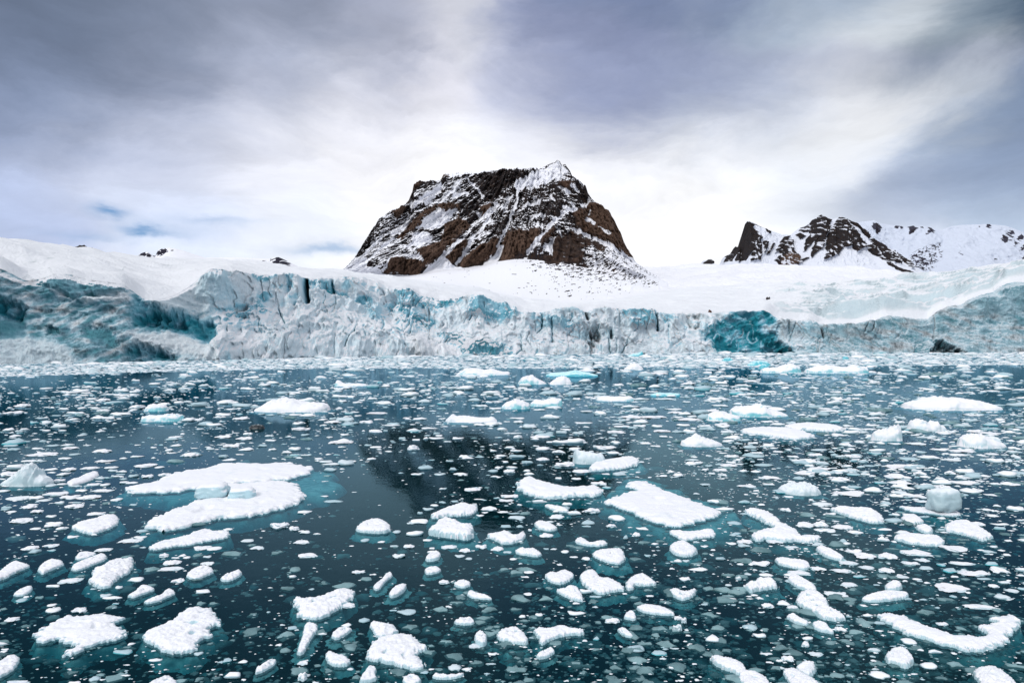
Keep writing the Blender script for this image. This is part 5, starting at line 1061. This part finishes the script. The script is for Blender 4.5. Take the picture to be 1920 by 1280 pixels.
LUMPS = {
'B1': [(105,100,120,50),(145,25,90,35),(195,50,70,35),(275,80,60,25),(50,55,60,20),(155,257,95,40),(270,245,90,28),(285,272,40,20),(280,128,90,35),(345,148,60,22),(525,65,100,30),(395,195,70,25),(715,218,120,32),(775,200,80,20),(1120,258,105,36),(1020,300,45,25),(915,298,55,38),(955,338,95,45),(950,377,140,28),(1160,345,80,25),(1160,308,50,20),(990,440,75,40),(375,442,120,40),(660,478,45,30),(580,525,70,28),(45,660,90,40),(280,580,60,20),(1385,217,75,25),(1440,258,90,25),(1650,145,65,40),(1712,168,65,28),(1560,125,110,60),(1690,225,90,30),(1725,298,110,40),(1640,418,45,30),(1750,490,35,15),(1700,903,65,35),(1695,975,60,80),(15,840,40,20),(400,20,110,40),(190,150,60,20),(565,268,90,34),(435,603,90,55),(540,385,60,40),(85,1015,140,30)],
'B2': [(390,118,50,20),(130,215,60,28),(310,168,55,25),(55,248,30,10),(225,225,50,15),(378,247,62,32),(605,252,90,30),(695,270,70,35),(665,303,65,25),(785,250,75,32),(880,262,78,35),(937,282,55,20),(315,300,80,40),(480,215,60,22),(1270,10,60,30),(1155,185,80,42),(925,135,65,28),(1005,135,42,25),(1060,157,25,25),(1260,280,55,25),(1520,132,60,35),(1600,195,30,38),(1660,180,55,40),(1380,137,55,15),(1725,300,42,22),(90,393,80,30),(575,448,65,35),(1055,395,60,20),(1035,423,50,12),(1110,632,50,30),(1320,570,50,14),(1435,765,38,35),(1370,780,35,14),(850,855,60,25),(750,810,80,30),(1575,1003,65,20),(830,35,95,35),(520,18,55,22),(485,38,70,25),(440,60,35,25),(780,75,50,20),(1215,82,95,32),(1415,45,95,50),(1895,330,50,30),(1900,650,50,40),(1895,700,60,70),(1530,665,95,50),(510,260,35,20),(35,580,80,40),(25,690,60,30),(1480,110,0,0),(1700,150,70,26)],
'B3': [(20,330,45,28),(20,430,65,35),(10,660,35,60),(590,42,65,32),(450,15,50,20),(1150,50,30,15),(1760,77,75,22),(1810,127,110,18),(1675,120,85,42),(1840,217,45,20),(705,125,110,46),(790,120,80,55),(920,140,130,38),(1145,155,90,15),(1125,200,35,35),(910,215,45,40),(975,275,90,45),(1040,300,120,48),(1170,300,120,55),(1335,285,165,50),(1555,260,155,48),(1300,345,100,32),(1365,328,90,25),(1465,350,50,32),(1590,347,150,24),(1670,402,190,45),(1795,378,95,55),(1705,433,80,15),(1540,480,190,60),(1760,470,60,35),(1870,500,80,25),(945,343,110,28),(1050,370,90,25),(905,388,120,28),(1160,382,100,42),(1245,422,80,20),(1325,435,50,15),(950,465,110,32),(885,518,130,55),(770,372,90,40),(665,398,125,38),(450,343,110,45),(280,233,65,22),(360,222,100,38),(525,222,100,28),(175,270,35,15),(125,250,50,18),(450,262,60,22),(485,578,70,48),(625,590,75,35),(320,425,40,45),(370,405,45,22),(260,467,38,20),(1095,467,40,10),(1695,590,190,35),(1475,685,70,35),(1730,278,60,25),(1835,297,50,22),(895,710,70,50),(695,795,48,55),(755,855,90,32),(598,875,70,55),(40,805,30,15),(1080,892,35,14),(740,193,100,34)],
'C1': [(100,725,120,35),(340,770,270,50),(240,830,140,30),(110,890,170,35),(440,905,120,35),(445,693,130,26),(605,712,160,32),(310,718,100,28),(650,772,120,26),(560,808,120,32),(900,738,160,50),(910,835,180,30),(600,905,130,50),(785,893,150,40),(545,950,110,45),(980,890,125,32),(1040,968,90,32),(1100,1022,90,40),(1175,962,105,48),(1305,965,105,55),(1465,950,120,50),(1205,790,130,35),(1280,872,210,45),(1420,888,100,28),(1370,710,60,26),(1510,732,90,38),(1570,690,105,32),(1690,770,165,60),(1375,803,45,25),(720,600,85,25),(985,618,70,22),(1090,603,55,18),(720,645,60,22),(200,655,100,34),(310,638,70,20),(60,545,100,50),(200,545,75,40),(290,482,80,40),(400,480,90,30),(405,557,75,28),(80,395,160,40),(180,330,140,50),(910,280,130,45),(1210,340,150,70),(905,375,130,35),(720,355,90,30),(60,940,180,70),(455,1125,220,50),(590,1155,190,55),(770,1155,220,60),(375,1185,130,30),(120,1165,240,50),(1030,1180,120,40),(535,1040,90,40),(440,1050,120,40),(500,1005,120,50),(40,1055,80,30),(165,1088,50,25),(890,1100,190,35),(930,1045,100,40),(820,1040,130,40),(720,1095,110,40)],
'C2': [(35,435,80,28),(230,445,150,50),(420,408,75,28),(505,418,75,24),(595,405,75,22),(720,415,140,26),(860,412,90,44),(80,610,160,45),(300,585,90,40),(270,625,160,45),(495,605,85,28),(810,595,90,36),(760,540,175,50),(780,490,95,24),(1060,478,170,46),(980,460,100,28),(1020,540,65,22),(930,605,50,20),(1175,593,95,34),(1040,618,65,26),(1130,658,220,50),(1150,705,85,28),(435,690,95,38),(150,690,150,50),(85,722,60,28),(75,785,95,45),(130,820,130,30),(650,750,110,40),(860,773,55,25),(938,812,85,48),(1265,835,50,28),(1330,825,40,20),(1420,810,85,32),(1385,688,75,26),(1460,706,120,32),(1570,745,80,24),(1700,625,70,38),(1825,640,80,30),(1795,705,115,80),(1460,560,130,42),(1350,560,35,26),(1550,558,45,24),(1790,550,120,40),(1240,490,115,40),(1370,478,140,42),(1465,400,190,30),(1220,400,90,30),(1290,425,80,24),(1730,445,75,20),(1855,450,130,36),(1110,200,105,36),(320,182,100,30),(1910,625,50,35),(715,680,70,20)],
'C3': [(1020,370,130,30),(615,358,120,28),(210,298,115,24),(430,330,70,30),(505,235,70,35),(630,298,120,18),(820,610,90,60),(730,583,80,20),(1025,610,180,50),(1115,660,80,28),(1290,650,140,34),(1250,548,115,30),(1045,715,150,55),(1190,745,130,45),(745,708,110,34),(805,738,130,32),(1050,810,120,50),(1250,855,205,75),(1405,920,190,50),(1610,705,220,60),(1710,570,180,38),(1670,625,80,26),(1440,385,125,30),(1140,430,170,26),(820,448,150,24),(470,500,75,30),(600,492,175,30),(340,522,65,14),(80,628,160,22),(235,900,80,45),(110,950,120,38),(410,1085,150,48),(600,920,110,36),(745,918,110,60),(645,890,70,30),(475,795,90,20),(740,1145,170,55),(715,1188,145,35),(1190,985,65,35),(1345,990,105,30),(1775,930,90,28),(1620,950,80,22),(1790,235,130,30),(1770,520,170,28),(1840,485,90,22),(1850,440,260,25),(1560,1030,150,50)],
'C4': [(340,390,180,30),(345,420,170,34),(140,465,290,44),(375,465,110,28),(480,490,250,30),(510,460,110,45),(165,550,120,46),(420,540,150,38),(220,597,165,40),(370,605,125,30),(230,650,90,36),(65,715,120,36),(160,745,110,28),(835,765,85,45),(900,840,140,50),(700,400,150,48),(720,500,120,30),(810,538,150,40),(690,580,90,40),(920,655,130,28),(865,690,85,26),(950,720,100,20),(665,932,85,36),(760,872,100,30),(870,925,170,45),(780,970,140,45),(1000,980,75,44),(695,1005,75,40),(805,1020,95,36),(790,1058,80,20),(235,1030,100,32),(378,1018,105,56),(635,1112,120,34),(1275,1045,185,45),(1040,1130,185,32),(1365,1185,125,45),(1435,1230,105,30),(1290,965,55,20),(1490,845,115,35),(1165,873,65,20),(1620,872,135,38),(1530,895,75,36),(1745,900,95,34),(1700,825,140,50),(1740,955,185,50),(1620,1000,210,65),(1790,1005,130,50),(1540,1050,120,45),(545,1200,75,26),(790,355,150,34),(480,140,150,50),(170,45,220,36),(365,45,110,46),(1100,120,170,36),(600,190,150,18),(450,320,90,28)],
'C5': [(70,635,130,46),(905,660,150,26),(1110,615,140,50),(1400,600,160,40),(1560,620,200,34),(285,708,100,28),(150,705,100,22),(190,743,110,22),(425,748,50,26),(625,720,130,32),(835,720,200,38),(1065,775,165,44),(1305,790,270,50),(1555,820,150,30),(1190,875,170,40),(1245,830,180,28),(1515,875,150,38),(1195,745,100,30),(215,835,160,60),(35,825,75,42),(700,815,75,26),(905,850,75,40),(515,880,90,44),(700,935,280,70),(210,970,130,50),(60,1000,150,28),(110,1055,180,70),(660,1035,240,65),(700,1090,220,75),(470,1090,105,46),(750,1145,140,40),(860,1000,130,60),(1150,995,110,60),(940,1115,140,40),(1105,1135,130,60),(1300,1095,280,50),(1390,1060,100,50),(235,1135,140,34),(620,1185,100,36),(1265,1208,140,40),(850,1225,190,45),(210,1195,310,75),(1760,1110,150,40),(1430,1165,60,22),(1550,1215,120,25),(1690,888,65,26),(1790,890,60,26),(1790,925,50,20),(1765,800,110,50),(290,940,70,36)],
}
alll = []
for reg, L in LUMPS.items():
    ox, oy, k = REG[reg]
    for i, (x, y, w_, h_) in enumerate(L):
        if w_ > 0: alll.append((ox + x / k, oy + y / k, w_ / k, h_ / k))
# drop doubles where two zooms overlap
kept = []
for a in sorted(alll, key=lambda q: -q[2] * q[3]):
    if all(abs(a[0] - b[0]) > 0.4 * (a[2] + b[2]) * 0.6 or abs(a[1] - b[1]) > 0.35 * (a[3] + b[3]) for b in kept): kept.append(a)
NTOP = len(REFS)
NIND = max(0, 299 - NTOP)
indiv, rest_l = kept[:NIND], kept[NIND:]
print('floes and blocks', NTOP, 'lumps', len(kept), 'as individuals', len(indiv))
ORD = ['nearest', 'second', 'third', 'fourth', 'fifth', 'sixth', 'seventh', 'eighth', 'ninth', 'tenth', 'eleventh', 'twelfth', 'thirteenth', 'fourteenth', 'fifteenth']
bins = {}
for (x, y, w_, h_) in indiv:
    best = None
    for (rx, ry, rw_, rh, sh) in REFS:
        dx = max(abs(x - rx) - rw_ / 2, 0); dy = max(abs(y - ry) - rh / 2, 0)
        d = math.hypot(dx, dy * 2.0)
        if best is None or d < best[0]:
            if dx >= dy * 2.0: dr = 'left of' if x < rx else 'right of'
            else: dr = 'behind' if y < ry else 'in front of'
            best = (d, sh, dr)
    bins.setdefault((best[1], best[2]), []).append((best[0], x, y, w_, h_))
NM = []
for (sh, dr), L in bins.items():
    L.sort()
    for j, (d, x, y, w_, h_) in enumerate(L):
        asp = w_ / h_
        form = 'flat white' if asp > 4.2 else ('low white' if asp > 3.0 else ('rounded white' if asp > 1.7 else 'squat white'))
        order = ('first' if j == 0 else ORD[j]) + ' small lump' if len(L) > 1 else 'only small lump'
        NM.append((x, y, w_, h_, '%s ice lump, %s %s the %s' % (form, order, dr, sh)))
for i, (x, y, w_, h_, lab) in enumerate(NM):
    D, k, wm, dep, hg = lump_dims(x, y, w_, h_)
    me = get_mesh(int(rng.randint(NPR)), 'w' if rng.rand() > 0.07 else 'g')
    o = bpy.data.objects.new('ice_lump', me); COL.objects.link(o)
    o.location = ((x - 960) * k, D + dep * 0.35, 0)
    o.scale = (wm * 0.52, dep * 0.52, hg)
    o.rotation_euler = (0, 0, rng.uniform(-0.25, 0.25) + (math.pi if rng.rand() > 0.5 else 0))
    tag(o, lab, 'ice lump', 'small ice lumps floating on the water')

# ---- countless brash: one object of small floating bits, one of bits hanging just under the surface
def join_lumps(items, protos, faces, name, mat, label):
    nv = len(protos[0]); nf = len(faces); n = len(items)
    P = np.stack(protos)[rng.randint(len(protos), size=n)]
    it = np.array(items)
    c_, s_ = np.cos(it[:, 6])[:, None], np.sin(it[:, 6])[:, None]
    x = P[:, :, 0] * c_ - P[:, :, 1] * s_; y = P[:, :, 0] * s_ + P[:, :, 1] * c_
    V = np.stack([x * it[:, 3:4] + it[:, 0:1], y * it[:, 4:5] + it[:, 1:2], P[:, :, 2] * it[:, 5:6] + it[:, 2:3]], -1).reshape(-1, 3)
    Fc = (faces[None] + (np.arange(n) * nv)[:, None, None]).reshape(-1, faces.shape[1])
    return tag(mesh_obj(name, V, Fc, mat), label, 'ice', kind='stuff')
# low-poly domes
def dome(seed, n=9):
    r_ = np.random.RandomState(seed); vs = []
    a = np.arange(n) / n * 2 * math.pi
    rad = 1 + 0.30 * r_.randn(n).clip(-1.5, 1.5)
    for (rr_, zz) in [(1.0, -0.35), (1.0, 0.12), (0.74, 0.62)]:
        jr = rad * (1 + 0.10 * r_.randn(n)) * rr_
        vs.append(np.stack([jr * np.cos(a), jr * np.sin(a), zz * (1 + 0.30 * r_.randn(n))], -1))
    vs.append(np.array([[r_.uniform(-.3, .3), r_.uniform(-.3, .3), 1.0]]))
    v = np.concatenate(vs); f = []
    for ring in range(2):
        for i in range(n):
            p, q = ring * n + i, ring * n + (i + 1) % n
            f += [[p, q, q + n], [p, q + n, p + n]]
    for i in range(n): f.append([2 * n + i, 2 * n + (i + 1) % n, 3 * n])
    return v, np.array(f)
DOM = [dome(i)[0] for i in range(24)]; DOF = dome(0)[1]
def density(x, y):
    """how thickly brash lies on the water, by place"""
    d = np.ones_like(x)
    far = 1 - sst(y, 690, 740)
    d = 0.80 + 1.25 * sst(x, 1150, 1500) * sst(y, 690, 740) * (1 - 0.55 * sst(y, 960, 1150))
    d = d * (1 + 1.1 * (1 - sst(y, 720, 830))) * (1 - 0.72 * sst(y, 860, 1040))
    d = d * (1 + 1.0 * (1 - sst(y, 668, 700)))
    nz_ = fbm(x / 150, y / 40, 2.0, 3)
    d = d * np.clip(0.85 + 1.3 * nz_ + 1.0 * fbm(x / 50, y / 13, 6.0, 2), 0.05, 3)
    def hole(cx_, cy_, rx, ry, k): return 1 - k * np.exp(-(((x - cx_) / rx) ** 2 + ((y - cy_) / ry) ** 2))
    d = d * hole(720, 940, 130, 60, .92) * hole(640, 900, 90, 40, .9) * hole(640, 1010, 200, 45, .6) * hole(480, 1090, 230, 70, .62) * hole(800, 880, 150, 75, .55) * hole(1850, 745, 110, 16, .95) * hole(150, 712, 170, 7, .9) * hole(330, 825, 260, 30, .35) * hole(700, 1130, 240, 90, .5) * hole(150, 1110, 260, 60, .35)
    return np.clip(d, 0, 3)
# keep out of the big floes
big_polys = [(a[0], a[1], a[2], a[3]) for a in REFS if a[2] > 60 and a[1] > 840]
items = []
N = 70000
xs_ = rng.uniform(-260, 2180, N); ys_ = HZ + 10.5 + (1320 - HZ - 10.5) * rng.rand(N) ** 1.45
acc = rng.rand(N) < density(xs_, ys_) * 0.42
xs_, ys_ = xs_[acc], ys_[acc]
g0 = F * CH / D0c(xs_) + HZ
ok_ = ys_ > g0 + 1.0
xs_, ys_ = xs_[ok_], ys_[ok_]
n = len(xs_)
wpx = 2.2 + 2.6 * (rng.pareto(1.45, n)) + 0.8 * (ys_ - HZ) / 300
wpx = np.minimum(wpx, np.where(ys_ < 730, 26, 38))
wpx *= np.where(rng.rand(n) < 0.5, 0.75, 1.0)
Dn = CH * F / (ys_ - HZ); kn = Dn / F
asp = rng.uniform(0.28, 1.0, n)
wm = wpx * kn / 2
hg = wm * rng.uniform(0.10, 0.50, n)
for i in range(n):
    X_ = (xs_[i] - 960) * kn[i]
    if ys_[i] > 840 and wpx[i] > 3:
        if any(((xs_[i] - b[0]) / (b[2] * 0.5)) ** 2 + ((ys_[i] - b[1]) / (b[3] * 0.55)) ** 2 < 0.9 for b in big_polys): continue
    items.append((X_, Dn[i], 0, wm[i], wm[i] * asp[i], hg[i], rng.uniform(-0.5, 0.5)))
# the strip of packed slush under the glacier wall
m_ = 13000
u_ = rng.uniform(-260, 2200, m_); q_ = rng.rand(m_) ** 1.0
d0_ = D0c(u_) * 0.985; y_w = HZ + F * CH / d0_
wid = np.interp(u_, [-300, 0, 300, 640, 1000, 1920], [30, 24, 20, 22, 26, 24])
y_s = y_w + q_ * wid
k_ = CH / (y_s - HZ)
for i in range(m_):
    s_ = rng.uniform(1.6, 5.0) * k_[i]
    items.append(((u_[i] - 960) * k_[i], k_[i] * F, 0, s_, s_ * rng.uniform(0.5, 1), s_ * rng.uniform(0.10, 0.26), rng.uniform(-.5, .5)))
big_items = [q for q in items if q[3] * 2 / (q[1] / F) > 13 and q[1] < 90]
items = [q for q in items if not (q[3] * 2 / (q[1] / F) > 13 and q[1] < 90)]
for (x, y, w_, h_) in rest_l:
    D, k, wm1, dep, hg1 = lump_dims(x, y, w_, h_)
    big_items.append(((x - 960) * k, D + dep * .35, 0, wm1 * .5, dep * .5, hg1, rng.uniform(-.2, .2)))
print('brash bits', len(items))
join_lumps(items, DOM, DOF, 'brash_ice', M_BRASH, 'countless small white bits of brash ice scattered over the dark water')
tag(join_lumps(big_items, PROTO2, IFL, 'loose_ice_fragments', M_BRASH, 'many middling white ice fragments lying among the brash on the water'), kind='stuff')
print('fragments', len(big_items))
# submerged bits
items = []
N = 34000
xs_ = rng.uniform(-100, 2020, N); ys_ = 700 + (1330 - 700) * rng.rand(N) ** 1.0
dd = 0.16 + 0.5 * sst(xs_, 1000, 1500) + 0.55 * np.exp(-(((xs_ - 1080) / 260) ** 2 + ((ys_ - 1200) / 110) ** 2)) + 0.3 * sst(ys_, 950, 1200)
dd *= 1 - 0.85 * np.exp(-(((xs_ - 720) / 150) ** 2 + ((ys_ - 950) / 70) ** 2))
dd *= (0.75 + 0.6 * fbm(xs_ / 90, ys_ / 50, 4, 3))
acc = rng.rand(N) < dd
for x, y in zip(xs_[acc], ys_[acc]):
    z = -rng.uniform(0.0, 0.03) if rng.rand() < 0.45 or y < 860 else -rng.uniform(0.03, 0.22)
    D = (CH - z) * F / (y - HZ); k = D / F
    w_ = (3.5 + 4.5 * rng.pareto(2.2)) * (0.5 + 0.7 * (y - HZ) / 500); w_ = min(w_, 34) * k / 2
    items.append(((x - 960) * k, D, z, w_, w_ * rng.uniform(0.6, 1), w_ * 0.35, rng.uniform(0, 6.28)))
join_lumps(items, DOM, DOF, 'submerged_brash', M_BSUB, 'countless grey-teal ice fragments hanging just under the surface')

# ------------------------------------------------------------------ dark rocks
def rock(px, py, D, wpx, hpx, label, col, seed):
    v = lump_shape(IV2, seed, 0.6, -0.3)
    v = v * (1 + 0.10 * np.round(2 * fbm(v[:, 0] * 2, v[:, 1] * 2, v[:, 2] * 2 + seed, 2)) / 2)[:, None]
    k = D / F
    v *= np.array([wpx * k * 0.5, wpx * k * 0.4, hpx * k])
    o = mesh_obj('boulder', v, IF2, col, smooth=False)
    p = world_pt(np.array(px), np.array(py), D); o.location = (p[0], p[1], p[2])
    tag(o, label, 'rock')
mr_, t, o_ = new_mat('boulder_rock')
g = t.new('ShaderNodeNewGeometry')
principled(t, o_, t.mix(t.noise(g.outputs['Position'], 0.5, 5, 0.6), (0.012, 0.012, 0.016), (0.07, 0.055, 0.05)), 0.85, t.noise(g.outputs['Position'], 1.5, 5), 0.2, 0.8, 0.5)
mbr, t, o_ = new_mat('brown_boulder_rock')
g = t.new('ShaderNodeNewGeometry')
principled(t, o_, t.mix(t.noise(g.outputs['Position'], 0.8, 5, 0.6), (0.03, 0.018, 0.014), (0.16, 0.07, 0.045)), 0.85, t.noise(g.outputs['Position'], 2, 5), 0.2, 0.8, 0.3)
Dl = float(DS(157))
rock(153, 467, Dl * 0.97, 24, 8, 'dark rock outcrop poking over the snow skyline at the far left', mr_, 4)
rock(168, 469, Dl * 0.97, 16, 5.5, 'lower dark rock on the skyline just right of a larger outcrop', mr_, 7)
rock(1331, 585, float(D0c(1331)) + 22, 8, 5, 'small brown boulder on the glacier edge left of the teal ice', mbr, 5)
rock(1440, 566, 720, 9, 10, 'dark upright rock on the snow above the teal ice', mr_, 9)
